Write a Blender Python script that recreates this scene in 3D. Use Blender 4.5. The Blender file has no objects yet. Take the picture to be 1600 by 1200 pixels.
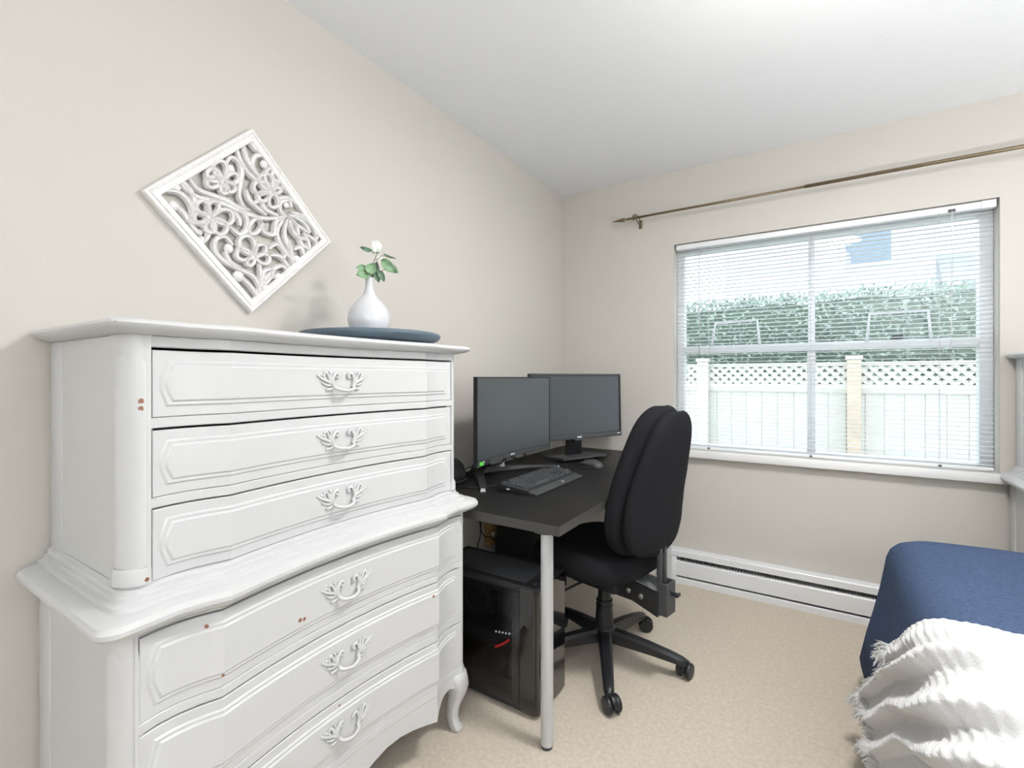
import bpy, bmesh, math, random
from mathutils import Vector, Matrix, noise
PI = math.pi
random.seed(7)
S = bpy.context.scene
COL = S.collection

# ---------------------------------------------------------------- camera
FPX, HY, CAMH = 746.0, 590.0, 1.20            # focal length in px of a 1600x1200 frame, horizon row, eye height
YAW = math.atan2(479, 746)
DV = (-math.sin(YAW), math.cos(YAW)); RV = (math.cos(YAW), math.sin(YAW))
cam = bpy.data.cameras.new('camera'); cam_o = bpy.data.objects.new('camera', cam); COL.objects.link(cam_o)
cam.sensor_width = 36; cam.sensor_fit = 'HORIZONTAL'; cam.lens = FPX / 1600 * 36
cam.shift_y = -(600 - HY) / 1600; cam.clip_start = 0.02
cam_o.location = (0, 0, CAMH); cam_o.rotation_euler = (PI / 2, 0, YAW)
S.camera = cam_o

# ---------------------------------------------------------------- sky, exposure
W = bpy.data.worlds.new('overcast_sky'); S.world = W; W.use_nodes = True
bg = W.node_tree.nodes['Background']; bg.inputs[0].default_value = (0.88, 0.94, 1.0, 1); bg.inputs[1].default_value = 3.2
S.view_settings.view_transform = 'Standard'; S.view_settings.look = 'None'
S.view_settings.gamma = 1; S.view_settings.use_curve_mapping = False
S.view_settings.exposure = 0.13
LAMP_MAIN, FILL_REAR, FILL_BED = 32, 70, 44 # watts: ceiling lamp, two added fill uplighters out of view

def ray(px, py):
    u = (px - 800) / FPX; v = -(py - HY) / FPX
    return (DV[0] + u * RV[0], DV[1] + u * RV[1], v)
def on_x(px, py, x):
    a = ray(px, py); t = x / a[0]; return Vector((x, a[1] * t, CAMH + a[2] * t))
def on_y(px, py, y):
    a = ray(px, py); t = y / a[1]; return Vector((a[0] * t, y, CAMH + a[2] * t))
def on_z(px, py, z):
    a = ray(px, py); t = (z - CAMH) / a[2]; return Vector((a[0] * t, a[1] * t, z))

# ---------------------------------------------------------------- materials
M = {}
def nodes_of(m): return m.node_tree.nodes, m.node_tree.links
def mat(name, col, rough=0.5, metal=0.0, bump=0.0, bscale=200.0, var=0.0, vscale=20.0, coat=0.0, spec=0.5, emis=None, bdetail=3.0, stretch=None, sheen=0.0):
    m = bpy.data.materials.new(name); m.use_nodes = True; N, L = nodes_of(m); b = N['Principled BSDF']
    b.inputs['Base Color'].default_value = (*col, 1); b.inputs['Roughness'].default_value = rough; b.inputs['Metallic'].default_value = metal
    b.inputs['Coat Weight'].default_value = coat; b.inputs['Specular IOR Level'].default_value = spec; b.inputs['Sheen Weight'].default_value = sheen
    if emis: b.inputs['Emission Color'].default_value = (*emis[0], 1); b.inputs['Emission Strength'].default_value = emis[1]
    src = None
    if bump or var:
        tc = N.new('ShaderNodeTexCoord'); src = tc.outputs['Object']
        if stretch:
            mp = N.new('ShaderNodeMapping'); mp.inputs['Scale'].default_value = stretch; L.new(src, mp.inputs[0]); src = mp.outputs[0]
    if var:
        n = N.new('ShaderNodeTexNoise'); n.inputs['Scale'].default_value = vscale; n.inputs['Detail'].default_value = 5; L.new(src, n.inputs['Vector'])
        r = N.new('ShaderNodeValToRGB'); L.new(n.outputs[0], r.inputs[0])
        r.color_ramp.elements[0].position = 0.3; r.color_ramp.elements[1].position = 0.7
        r.color_ramp.elements[0].color = (*[max(0, c * (1 - var)) for c in col], 1); r.color_ramp.elements[1].color = (*[min(1, c * (1 + var)) for c in col], 1)
        L.new(r.outputs[0], b.inputs['Base Color'])
    if bump:
        n = N.new('ShaderNodeTexNoise'); n.inputs['Scale'].default_value = bscale; n.inputs['Detail'].default_value = bdetail; L.new(src, n.inputs['Vector'])
        bp = N.new('ShaderNodeBump'); bp.inputs['Strength'].default_value = bump; bp.inputs['Distance'].default_value = 0.002
        L.new(n.outputs[0], bp.inputs['Height']); L.new(bp.outputs[0], b.inputs['Normal'])
    M[name] = m; return m
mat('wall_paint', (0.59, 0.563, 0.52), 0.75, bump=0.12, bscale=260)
mat('wall_bounce', (0.80, 0.795, 0.78), 0.75, bump=0.12, bscale=260)  # unseen walls made paler to bounce more light into the room
mat('ceiling_paint', (0.88, 0.89, 0.90), 0.9, bump=0.6, bscale=150)
mat('carpet', (0.60, 0.53, 0.44), 0.95, bump=0.7, bscale=330, var=0.09, vscale=70, spec=0.1)
mat('trim_white', (0.82, 0.82, 0.82), 0.4)
mat('vinyl_white', (0.88, 0.90, 0.92), 0.35)
mat('blind_white', (0.86, 0.88, 0.90), 0.4)
def thin_translucent(m, w):
    N, L = nodes_of(m); b = N['Principled BSDF']; out = [n for n in N if n.type == 'OUTPUT_MATERIAL'][0]
    t = N.new('ShaderNodeBsdfTranslucent'); t.inputs[0].default_value = (0.86, 0.9, 0.93, 1); mx = N.new('ShaderNodeMixShader'); mx.inputs[0].default_value = w
    L.new(b.outputs[0], mx.inputs[1]); L.new(t.outputs[0], mx.inputs[2]); L.new(mx.outputs[0], out.inputs[0])
thin_translucent(mat('slat_white', (0.88, 0.90, 0.92), 0.4), .35)
mat('cord_grey', (0.6, 0.62, 0.63), 0.6)
mat('brass', (0.20, 0.155, 0.095), 0.42, metal=0.6, var=0.12, vscale=60)
mat('heater_white', (0.80, 0.81, 0.83), 0.35)
mat('dark_inside', (0.03, 0.03, 0.03), 0.8)
mat('heater_fin', (0.30, 0.30, 0.31), 0.5, metal=0.6)
mat('chest_dark', (0.10, 0.07, 0.05), 0.9)
mat('carve_white', (0.80, 0.785, 0.78), 0.55, bump=0.35, bscale=120, var=0.07, vscale=90)
mat('porcelain', (0.66, 0.67, 0.70), 0.08, coat=0.6)
mat('slate_tray', (0.095, 0.135, 0.175), 0.55, bump=0.5, bscale=40, var=0.30, vscale=30, stretch=(6, 1, 30))
mat('leaf_green', (0.20, 0.33, 0.19), 0.5, var=0.25, vscale=50)
mat('leaf_dark', (0.11, 0.20, 0.13), 0.5, var=0.3, vscale=60)
mat('leaf_pale', (0.80, 0.82, 0.78), 0.5)
mat('berry_pale', (0.55, 0.68, 0.45), 0.5)
mat('twig', (0.16, 0.10, 0.06), 0.7)
mat('desk_black', (0.012, 0.0115, 0.0115), 0.40, spec=0.2, bump=0.15, bscale=60, var=0.25, vscale=12, stretch=(8, 1, 8))
mat('desk_edge', (0.055, 0.052, 0.05), 0.45)
mat('leg_silver', (0.58, 0.59, 0.60), 0.42, metal=0.35)
mat('plastic_black', (0.017, 0.017, 0.019), 0.45)
mat('plastic_soft', (0.022, 0.022, 0.025), 0.6)
mat('plastic_grey', (0.055, 0.058, 0.062), 0.42)
mat('gloss_black', (0.006, 0.006, 0.007), 0.05, coat=1.0)
mat('screen_off', (0.042, 0.050, 0.056), 0.36, spec=1.0)
mat('mark_white', (0.75, 0.78, 0.8), 0.5)
mat('mark_green', (0.10, 0.62, 0.06), 0.5)
mat('key_cap', (0.050, 0.055, 0.062), 0.38)
mat('cable_black', (0.008, 0.008, 0.009), 0.6)
mat('cable_white', (0.55, 0.53, 0.5), 0.6)
mat('chair_fabric', (0.014, 0.0145, 0.017), 0.95, bump=0.8, bscale=700, var=0.3, vscale=350, spec=0.15)
mat('chair_plastic', (0.014, 0.015, 0.018), 0.38)
mat('steel_dusty', (0.22, 0.23, 0.24), 0.5, metal=0.5, var=0.35, vscale=60, bump=0.4, bscale=90)
mat('steel', (0.50, 0.50, 0.50), 0.3, metal=1.0)
mat('circuit', (0.012, 0.014, 0.013), 0.5)
mat('red_trim', (0.75, 0.02, 0.02), 0.35, emis=((1.0, 0.02, 0.02), 0.35))  # faint glow added so the trim shows inside the dark case
mat('pin_glow', (0.8, 0.8, 0.8), 0.4, emis=((0.9, 0.95, 1.0), 0.6))  # pins made to glow so they read as bright dots in the case
mat('strip_beige', (0.42, 0.27, 0.12), 0.6)
mat('bag_black', (0.006, 0.006, 0.007), 0.8, bump=0.4, bscale=60)
mat('cover_blue', (0.062, 0.092, 0.165), 0.95, bump=0.7, bscale=260, var=0.28, vscale=110, stretch=(1, 3, 1), spec=0.1)
mat('throw_white', (0.72, 0.72, 0.725), 0.9, bump=0.7, bscale=170)
mat('mattress_cloth', (0.75, 0.74, 0.72), 0.9)
mat('bed_wood', (0.5, 0.48, 0.45), 0.6)
mat('fence_board', (0.66, 0.66, 0.64), 0.8, var=0.06, vscale=6)
mat('fence_lattice', (0.72, 0.71, 0.68), 0.8)
mat('post_tan', (0.60, 0.50, 0.41), 0.8, var=0.12, vscale=10)
mat('post_pale', (0.76, 0.74, 0.70), 0.8)
mat('hedge_leaf', (0.30, 0.39, 0.33), 0.6, var=0.3, vscale=5)
mat('hedge_core', (0.10, 0.15, 0.11), 0.9)
mat('lawn', (0.26, 0.28, 0.20), 0.95, var=0.25, vscale=3)
mat('siding', (0.82, 0.84, 0.86), 0.7)
mat('house_pane', (0.22, 0.29, 0.36), 0.15)
mat('roof_grey', (0.34, 0.36, 0.38), 0.9)
mat('lamp_glass', (0.9, 0.88, 0.82), 0.3, emis=((1.0, 0.93, 0.82), 6.0))
def glass(name, refl, tint):
    m = bpy.data.materials.new(name); m.use_nodes = True; N, L = nodes_of(m)
    for n in list(N):
        if n.type == 'BSDF_PRINCIPLED': N.remove(n)
    out = [n for n in N if n.type == 'OUTPUT_MATERIAL'][0]
    t = N.new('ShaderNodeBsdfTransparent'); t.inputs[0].default_value = (*tint, 1)
    g = N.new('ShaderNodeBsdfGlossy'); g.inputs['Roughness'].default_value = 0.01
    fr = N.new('ShaderNodeFresnel'); ge = N.new('ShaderNodeNewGeometry'); mr = N.new('ShaderNodeMapRange')   # same reflectance on both faces of the sheet
    mr.inputs['To Min'].default_value = refl; mr.inputs['To Max'].default_value = 1 / refl; L.new(ge.outputs['Backfacing'], mr.inputs['Value']); L.new(mr.outputs[0], fr.inputs[0])
    mx = N.new('ShaderNodeMixShader'); L.new(fr.outputs[0], mx.inputs[0]); L.new(t.outputs[0], mx.inputs[1]); L.new(g.outputs[0], mx.inputs[2]); L.new(mx.outputs[0], out.inputs[0])
    M[name] = m
glass('window_glass', 1.45, (0.96, 0.98, 0.98)); glass('case_glass', 1.7, (0.72, 0.72, 0.73))

def chest_material():
    # old white brush paint with a few chips that show the wood beneath
    m = mat('chest_paint', (0.60, 0.605, 0.61), 0.38, bump=0.10, bscale=35, stretch=(1, 1, 0.25))
    N, L = nodes_of(m); b = N['Principled BSDF']
    tc = N.new('ShaderNodeTexCoord')
    sc = N.new('ShaderNodeVectorMath'); sc.operation = 'MULTIPLY'; L.new(tc.outputs['Object'], sc.inputs[0]); sc.inputs[1].default_value = (.12, 1, 1)
    chips = CHIPS; prev = None
    for (p, r) in chips:
        d = N.new('ShaderNodeVectorMath'); d.operation = 'DISTANCE'; L.new(sc.outputs[0], d.inputs[0]); d.inputs[1].default_value = (p[0] * .12, p[1], p[2])
        q = N.new('ShaderNodeMath'); q.operation = 'DIVIDE'; L.new(d.outputs['Value'], q.inputs[0]); q.inputs[1].default_value = r
        if prev is None: prev = q.outputs[0]
        else:
            k = N.new('ShaderNodeMath'); k.operation = 'MINIMUM'; L.new(prev, k.inputs[0]); L.new(q.outputs[0], k.inputs[1]); prev = k.outputs[0]
    n = N.new('ShaderNodeTexNoise'); n.inputs['Scale'].default_value = 500; L.new(tc.outputs['Object'], n.inputs['Vector'])
    a = N.new('ShaderNodeMath'); a.operation = 'ADD'; L.new(prev, a.inputs[0]); L.new(n.outputs[0], a.inputs[1])
    lt = N.new('ShaderNodeMath'); lt.operation = 'LESS_THAN'; L.new(a.outputs[0], lt.inputs[0]); lt.inputs[1].default_value = 1.5
    mx = N.new('ShaderNodeMix'); mx.data_type = 'RGBA'; L.new(lt.outputs[0], mx.inputs[0])
    mx.inputs[6].default_value = (0.60, 0.605, 0.61, 1); mx.inputs[7].default_value = (0.25, 0.11, 0.06, 1)
    L.new(mx.outputs[2], b.inputs['Base Color'])
    return m

# ---------------------------------------------------------------- mesh helpers
ORG = {}
def _link(o, parent):
    COL.objects.link(o)
    if parent is not None: o.parent = parent
def org(parent): return ORG.get(parent.name, Vector((0, 0, 0))) if parent is not None else Vector((0, 0, 0))
def mesh(name, vf, m, parent=None, smooth=False, angle=None):
    v, f = vf; o0 = org(parent)
    me = bpy.data.meshes.new(name); me.from_pydata([tuple(Vector(p) - o0) for p in v], [], f); me.validate(); me.update()
    bm = bmesh.new(); bm.from_mesh(me); bmesh.ops.recalc_face_normals(bm, faces=bm.faces); bm.to_mesh(me); bm.free()
    me.materials.append(M[m]); o = bpy.data.objects.new(name, me); _link(o, parent); ORG[o.name] = o0
    if smooth: me.shade_smooth()
    if angle is not None:
        me.shade_smooth(); me.set_sharp_from_angle(angle=math.radians(angle))
    return o
def inst(me, name, parent, loc=(0, 0, 0), rot=(0, 0, 0), scale=None):
    o = bpy.data.objects.new(name, me); _link(o, parent); o.location = Vector(loc) - org(parent); o.rotation_euler = rot
    if scale: o.scale = scale
    ORG[o.name] = org(parent); return o
def thing(name, label, cat, loc, rotz=0, group=None, local=False):
    o = bpy.data.objects.new(name, None); COL.objects.link(o); o.location = loc; o.rotation_euler = (0, 0, rotz); o.empty_display_size = 0.1
    o['label'] = label; o['category'] = cat
    if group: o['group'] = group
    ORG[o.name] = Vector((0, 0, 0)) if local else Vector(loc); return o
def tag(o, label, cat, group=None):
    o['label'] = label; o['category'] = cat
    if group: o['group'] = group
    return o
def setting(name, loc=(0, 0, 0)):
    o = bpy.data.objects.new(name, None); COL.objects.link(o); o.location = loc; o['kind'] = 'structure'; ORG[o.name] = Vector(loc); o.empty_display_size = 0.1; return o
def boxvf(x0, x1, y0, y1, z0, z1, bevel=0.0, seg=2):
    bm = bmesh.new(); bmesh.ops.create_cube(bm, size=1)
    bmesh.ops.scale(bm, vec=(x1 - x0, y1 - y0, z1 - z0), verts=bm.verts); bmesh.ops.translate(bm, vec=((x0 + x1) / 2, (y0 + y1) / 2, (z0 + z1) / 2), verts=bm.verts)
    if bevel: bmesh.ops.bevel(bm, geom=list(bm.edges), offset=bevel, segments=seg, profile=0.5, affect='EDGES')
    bm.verts.index_update(); r = ([v.co.copy() for v in bm.verts], [[v.index for v in f.verts] for f in bm.faces]); bm.free(); return r
def box(name, x0, x1, y0, y1, z0, z1, m, parent=None, bevel=0.0, seg=2):
    return mesh(name, boxvf(x0, x1, y0, y1, z0, z1, bevel, seg), m, parent, angle=35 if bevel else None)
def join(*vfs):
    V, F = [], []
    for v, f in vfs:
        k = len(V); V += [Vector(p) for p in v]; F += [[i + k for i in q] for q in f]
    return V, F
def xf(vf, mtx): return [mtx @ Vector(p) for p in vf[0]], vf[1]
def loft(loops, cap=True, closed=True):
    V = [Vector(p) for l in loops for p in l]; n = len(loops[0]); F = []
    for k in range(len(loops) - 1):
        for i in range(n if closed else n - 1):
            j = (i + 1) % n; F.append([k * n + i, k * n + j, (k + 1) * n + j, (k + 1) * n + i])
    if cap and closed: F.append(list(range(n))[::-1]); F.append([(len(loops) - 1) * n + i for i in range(n)])
    return V, F
def smooth_path(pts, n=6, closed=False):
    P = [Vector(p) for p in pts]; out = []; c = len(P)
    rng = range(c) if closed else range(c - 1)
    for i in rng:
        if closed: p0, p1, p2, p3 = P[i - 1], P[i], P[(i + 1) % c], P[(i + 2) % c]
        else: p0, p1, p2, p3 = P[max(i - 1, 0)], P[i], P[i + 1], P[min(i + 2, c - 1)]
        for k in range(n):
            t = k / n
            out.append(0.5 * ((2 * p1) + (p2 - p0) * t + (2 * p0 - 5 * p1 + 4 * p2 - p3) * t * t + (3 * p1 - p0 - 3 * p2 + p3) * t ** 3))
    if not closed: out.append(P[-1])
    return out
def tube(pts, r, seg=8, closed=False):
    P = [Vector(p) for p in pts]; n = len(P); R = r if isinstance(r, (list, tuple)) else [r] * n; loops = []; up = None
    for i in range(n):
        if closed: t = P[(i + 1) % n] - P[i - 1]
        else: t = P[min(i + 1, n - 1)] - P[max(i - 1, 0)]
        t.normalize()
        if up is None: up = t.orthogonal().normalized()
        up = (up - t * up.dot(t));
        if up.length < 1e-6: up = t.orthogonal()
        up.normalize(); s = t.cross(up)
        loops.append([P[i] + (up * math.cos(a) + s * math.sin(a)) * R[i] for a in [2 * PI * k / seg for k in range(seg)]])
    if closed: loops.append(loops[0])
    return loft(loops, cap=not closed)
def lathe(profile, c=(0, 0, 0), seg=32):
    return loft([[Vector((c[0] + r * math.cos(2 * PI * k / seg), c[1] + r * math.sin(2 * PI * k / seg), c[2] + z)) for k in range(seg)] for r, z in profile])
def ball(c, r, seg=10, sq=(1, 1, 1)):
    prof = [(max(1e-4, math.sin(PI * k / 6)) * r, -math.cos(PI * k / 6) * r) for k in range(7)]
    v, f = lathe(prof, (0, 0, 0), seg); return [Vector((p.x * sq[0], p.y * sq[1], p.z * sq[2])) + Vector(c) for p in v], f
def cyl(c0, c1, r, seg=16): return tube([c0, c1], r, seg)
def ribbon(pts, w, h, nrm, taper=True, closed=False):
    # carved stroke with a grooved rounded top, lying on a plane with normal nrm
    P = [Vector(p) for p in pts]; n = len(P); loops = []; nrm = Vector(nrm)
    for i in range(n):
        t = (P[(i + 1) % n] - P[i - 1]) if closed else (P[min(i + 1, n - 1)] - P[max(i - 1, 0)])
        t.normalize(); s = nrm.cross(t).normalized(); q = i / (n - 1)
        ww = w * (1 if not taper or closed else (0.45 + 0.55 * math.sin(PI * min(1, max(0, 0.08 + 0.84 * q)))))
        loops.append([P[i] + s * (a * ww) + nrm * (b * h) for a, b in ((-1, 0), (-1, .55), (-.62, 1), (-.15, .72), (.15, .72), (.62, 1), (1, .55), (1, 0))])
    if closed: loops.append(loops[0])
    return loft(loops, cap=not closed)
def lerp_table(t, x):
    if x <= t[0][0]: return t[0][1]
    for (a, b), (c, d) in zip(t, t[1:]):
        if x <= c: return b + (d - b) * (x - a) / (c - a)
    return t[-1][1]

# ================================================================ THE ROOM
XL, XR, YB, YF, ZC = -1.47, 1.95, 2.93, -2.6, 2.436
WX0, WX1, WZ0, WZ1 = -0.731, 0.672, 0.777, 1.996
def plane_struct(name, vf, m): o = mesh(name, vf, m); o['kind'] = 'structure'; return o
plane_struct('floor', boxvf(XL - .12, XR + .12, YF - .12, YB + .16, -.12, 0), 'carpet')
plane_struct('ceiling', boxvf(XL - .12, XR + .12, YF - .12, YB + .16, ZC, ZC + .12), 'ceiling_paint')
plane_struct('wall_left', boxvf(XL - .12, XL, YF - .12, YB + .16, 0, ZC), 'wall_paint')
plane_struct('wall_right', boxvf(XR, XR + .12, YF - .12, YB + .16, 0, ZC), 'wall_bounce')
plane_struct('wall_front', boxvf(XL, XR, YF - .12, YF, 0, ZC), 'wall_bounce')
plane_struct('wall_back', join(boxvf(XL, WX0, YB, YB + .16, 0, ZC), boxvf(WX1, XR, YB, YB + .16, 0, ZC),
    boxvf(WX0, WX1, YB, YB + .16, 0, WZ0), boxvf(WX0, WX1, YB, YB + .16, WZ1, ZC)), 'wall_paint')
for nm, b in (('baseboard_left', (XL, XL + .012, YF, YB, 0, .08)), ('baseboard_right', (XR - .012, XR, YF, YB, 0, .08)),
              ('baseboard_front', (XL + .012, XR - .012, YF, YF + .012, 0, .08)), ('baseboard_back', (XL + .012, -.83, YB - .012, YB, 0, .08))):
    o = box(nm, *b, 'trim_white', None, .003); o['kind'] = 'structure'
# door in the wall behind the camera
d = setting('door_1', (0.9, YF, 0))
box('door_leaf', .45, 1.25, YF, YF + .03, .005, 2.03, 'trim_white', d, .003)
for x0, x1, z0, z1 in ((.38, .45, 0, 2.1), (1.25, 1.32, 0, 2.1), (.45, 1.25, 2.03, 2.1)):
    box('door_casing', x0, x1, YF, YF + .02, z0, z1, 'trim_white', d, .003)
for z0, z1 in ((.2, .9), (1.05, 1.85)):
    box('door_panel', .57, 1.13, YF + .03, YF + .036, z0, z1, 'trim_white', d, .004)
mesh('door_handle', join(cyl((.52, YF + .03, 1), (.52, YF + .07, 1), .012), ball((.52, YF + .085, 1), .026)), 'steel', d, True)

# window: two lights above, two below, vinyl frame, panes, sill
wn = setting('window_1', (0, YB + .1, WZ0))
y0, y1 = YB + .09, YB + .15
for nm, b in (('window_frame', (WX0, WX0 + .043, y0, y1, WZ0, WZ1)), ('window_frame', (WX1 - .048, WX1, y0, y1, WZ0, WZ1)),
              ('window_frame', (WX0 + .043, WX1 - .048, y0, y1, WZ1 - .05, WZ1)), ('window_frame', (WX0 + .043, WX1 - .048, y0, y1, WZ0, WZ0 + .024)),
              ('window_rail', (WX0 + .043, WX1 - .048, y0 - .012, y1 - .002, 1.345, 1.388)),
              ('mullion', (-.048, -.016, y0 + .006, y1 - .004, 1.388, WZ1 - .05)), ('mullion', (-.052, -.014, y0 + .002, y1 - .004, WZ0 + .024, 1.345))):
    box(nm, *b, 'vinyl_white', wn, .004)
for xa, xb in ((WX0 + .043, -.05), (-.014, WX1 - .048)):
    for za, zb in ((WZ0 + .024, 1.345), (1.388, WZ1 - .05)):
        box('pane', xa, xb, y0 + .028, y0 + .032, za, zb, 'window_glass', wn)
# white tilted frames standing on the rail behind the blind, one with a dark latch
for pts in (((1112, 541), (1118, 505), (1183, 500), (1187, 538)), ((1354, 535), (1359, 490), (1450, 485), (1455, 530))):
    q = [on_y(px, py, YB + .075) for px, py in pts]
    mesh('stay_frame', tube(q, .008, 8), 'vinyl_white', wn, True)
q = on_y(1402, 526, YB + .072); box('latch', q.x - .022, q.x + .022, YB + .066, YB + .076, q.z - .012, q.z + .009, 'plastic_black', wn, .003)
q = on_y(1388, 514, YB + .072); box('latch_bar', q.x - .035, q.x + .03, YB + .068, YB + .073, q.z - .002, q.z + .002, 'plastic_grey', wn, .001)
box('window_sill', WX0 - .03, .70, YB - .045, YB + .088, .737, WZ0 - .0005, 'trim_white', wn, .004)
portal = bpy.data.lights.new('window_portal', 'AREA'); portal.shape = 'RECTANGLE'; portal.size = 1.4; portal.size_y = 1.22; portal.cycles.is_portal = True
po = bpy.data.objects.new('window_portal', portal); COL.objects.link(po); po.location = ((WX0 + WX1) / 2, YB + .17, (WZ0 + WZ1) / 2); po.rotation_euler = (-PI / 2, 0, 0)

# ceiling lamps (behind and above the camera)
def ceiling_lamp(x, y, watts, label):
    t = thing('ceiling_lamp', label, 'ceiling lamp', (x, y, ZC - .13))
    mesh('base_ring', lathe([(.01, 0), (.19, 0), (.19, -.025), (.175, -.03), (.01, -.03)], (x, y, ZC), 40), 'trim_white', t, angle=40)
    mesh('glass_dome', lathe([(.172, -.028), (.17, -.05), (.15, -.085), (.11, -.108), (.06, -.12), (.005, -.124)], (x, y, ZC), 40), 'lamp_glass', t, True)
    l = bpy.data.lights.new('lamp_bulb', 'AREA'); l.shape = 'DISK'; l.size = .34; l.energy = watts * .72; l.color = (1.0, 0.985, 0.955); l.spread = PI
    lo = bpy.data.objects.new('lamp_bulb', l); COL.objects.link(lo); lo.parent = t; lo.location = (0, 0, -.004)
    l2 = bpy.data.lights.new('lamp_glow', 'POINT'); l2.shadow_soft_size = .1; l2.energy = watts * .18; l2.color = (1.0, 0.985, 0.955)
    lo2 = bpy.data.objects.new('lamp_glow', l2); COL.objects.link(lo2); lo2.parent = t; lo2.location = (0, 0, -.16)
ceiling_lamp(.12, 1.40, LAMP_MAIN, 'round white flush lamp on the ceiling')
def fill_uplighter(x, y, h, watts, label):  # added unseen uplighters, standing in for a flash bounced off the ceiling
    t = thing('fill_uplighter', label, 'fill light', (x, y, 0))
    mesh('base', lathe([(.001, 0), (.14, 0), (.14, .014), (.12, .022), (.02, .03), (.001, .03)], (x, y, 0), 36), 'plastic_grey', t, angle=40)
    mesh('pole', cyl((x, y, .03), (x, y, h - .07), .012), 'plastic_grey', t, True)
    mesh('bowl_shade', lathe([(.012, -.08), (.05, -.07), (.13, -.03), (.19, .03), (.186, .032), (.126, -.024), (.05, -.062), (.012, -.07)], (x, y, h), 40), 'trim_white', t, True)
    l = bpy.data.lights.new('uplight', 'AREA'); l.shape = 'DISK'; l.size = .26; l.energy = watts; l.color = (0.965, 0.985, 1.0); l.spread = PI
    lo = bpy.data.objects.new('uplight', l); COL.objects.link(lo); lo.parent = t; lo.location = (0, 0, h); lo.rotation_euler = (PI, 0, 0)
fill_uplighter(1.2, -2.1, 1.35, FILL_REAR, 'grey fill uplighter added out of view by the door')
fill_uplighter(1.77, .95, 1.0, FILL_BED, 'grey fill uplighter added out of view between the bed and the right wall')


# ================================================================ OUTSIDE
o = box('ground_outside', -9, 12, YB + .4, 16, -.35, -.2, 'lawn'); o['kind'] = 'structure'
FY = 5.5
fn = thing('garden_fence', 'pale board fence with a lattice top seen through the window blind', 'fence', (0, FY, -.2))
bw = .142; i = 0; x = -3.4
while x < 5.2:
    dx = random.uniform(-.003, .003)
    if i == 0: fence_me = box('board', -bw / 2 + .0008, bw / 2 - .0008, -.01, .01, 0, 1.24, 'fence_board', None, .003, 1); bme = fence_me.data; bpy.data.objects.remove(fence_me)
    inst(bme, 'board', fn, (x, FY + random.uniform(-.004, .004), -.18)); x += bw; i += 1
for z0, z1, yy in ((1.06, 1.135, -.03), (1.31, 1.345, -.02), (.2, .29, .02)):
    box('rail', -3.4, 5.2, FY + yy, FY + yy + .035, z0, z1, 'fence_board', fn, .004)
lat = box('lattice_strip', -.016, .016, -.004, .004, -.125, .125, 'fence_lattice', None); lme = lat.data; bpy.data.objects.remove(lat)
for k in range(100):
    xx = -3.35 + k * .085
    inst(lme, 'lattice_strip', fn, (xx, FY + .002, 1.222), (0, PI / 4, 0)); inst(lme, 'lattice_strip', fn, (xx, FY - .008, 1.222), (0, -PI / 4, 0))
for xx, m, w in ((on_y(1099, 600, FY - .06).x, 'post_pale', .05), (on_y(1334, 600, FY - .06).x, 'post_tan', .052), (2.65, 'post_tan', .05), (-2.7, 'post_pale', .05)):
    p = box('post', xx - w, xx + w, FY - .13, FY - .035, -.2, 1.37, m, fn, .005)
    box('post_cap', xx - w - .012, xx + w + .012, FY - .142, FY - .023, 1.37, 1.40, 'post_pale', p, .006)
# clipped hedge behind the fence: dark core and many leaves
hg = thing('hedge', 'tall clipped green hedge growing behind the board fence', 'hedge', (1, 6.4, -.2))
def hedge_top(x): return 2.13 + .035 * noise.noise(Vector((x * 1.3, 0, 3))) + .02 * noise.noise(Vector((x * 5, 1, 3)))
V, F = [], []
nx = 70
prof = [(5.95, -.2), (5.95, 1.2), (5.96, 1.85), (6.02, 2.0), (6.35, 2.03), (6.75, 2.0), (6.8, -.2)]
mesh('hedge_core', loft([[Vector((-3.6 + 9 * i / nx, y + .05 * noise.noise(Vector((i * .35, z * 3, 0))), z + (hedge_top(-3.6 + 9 * i / nx) - 2.13 if z > 1.5 else 0))) for y, z in prof] for i in range(nx + 1)]), 'hedge_core', hg, True)
V, F = [], []
for k in range(15000):
    x = random.uniform(-3.6, 5.4)
    if random.random() < .8: z = random.uniform(1.0, hedge_top(x)); y = 5.93 + random.uniform(-.05, .06) + (.06 if z > 1.95 else 0)
    else: z = hedge_top(x) - .06 + random.uniform(-.04, .04); y = random.uniform(5.95, 6.5)
    c = Vector((x, y, z)); a = Vector((random.gauss(0, 1), random.gauss(0, 1), random.gauss(0, 1))).normalized(); b = a.orthogonal().normalized()
    a *= random.uniform(.018, .034); b *= random.uniform(.010, .018); i0 = len(V)
    V += [c - a, c + b, c + a, c - b]; F.append([i0, i0 + 1, i0 + 2, i0 + 3])
o = mesh('hedge_leaves', (V, F), 'hedge_leaf', hg); o['kind'] = 'stuff'
# neighbouring house: lap siding, one window, porch roof
HYY = 10.5
hs = thing('neighbour_house', 'white sided house standing beyond the hedge', 'house', (2, HYY, -.2))
box('wall', -1.6, 9, HYY, HYY + .3, -.2, 5.6, 'siding', hs)
sd = box('siding_board', -5.3, 5.3, -.012, .012, -.09, .09, 'siding', None, .006, 1); sme = sd.data; bpy.data.objects.remove(sd)
for k in range(22): inst(sme, 'siding_board', hs, (3.7, HYY - .008, 1.7 + k * .178), (math.radians(-5), 0, 0))
a = on_y(1321, 366, HYY - .05); b = on_y(1392, 407, HYY - .05)
wb = box('window', a.x - .06, b.x + .06, HYY - .10, HYY + .02, b.z - .06, a.z + .5, 'siding', hs, .01)
box('pane', a.x, b.x, HYY - .112, HYY - .098, b.z, a.z + .44, 'house_pane', wb)
a = on_y(1473, 424, HYY - .5); b = on_y(1600, 441, HYY - .5)
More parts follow.
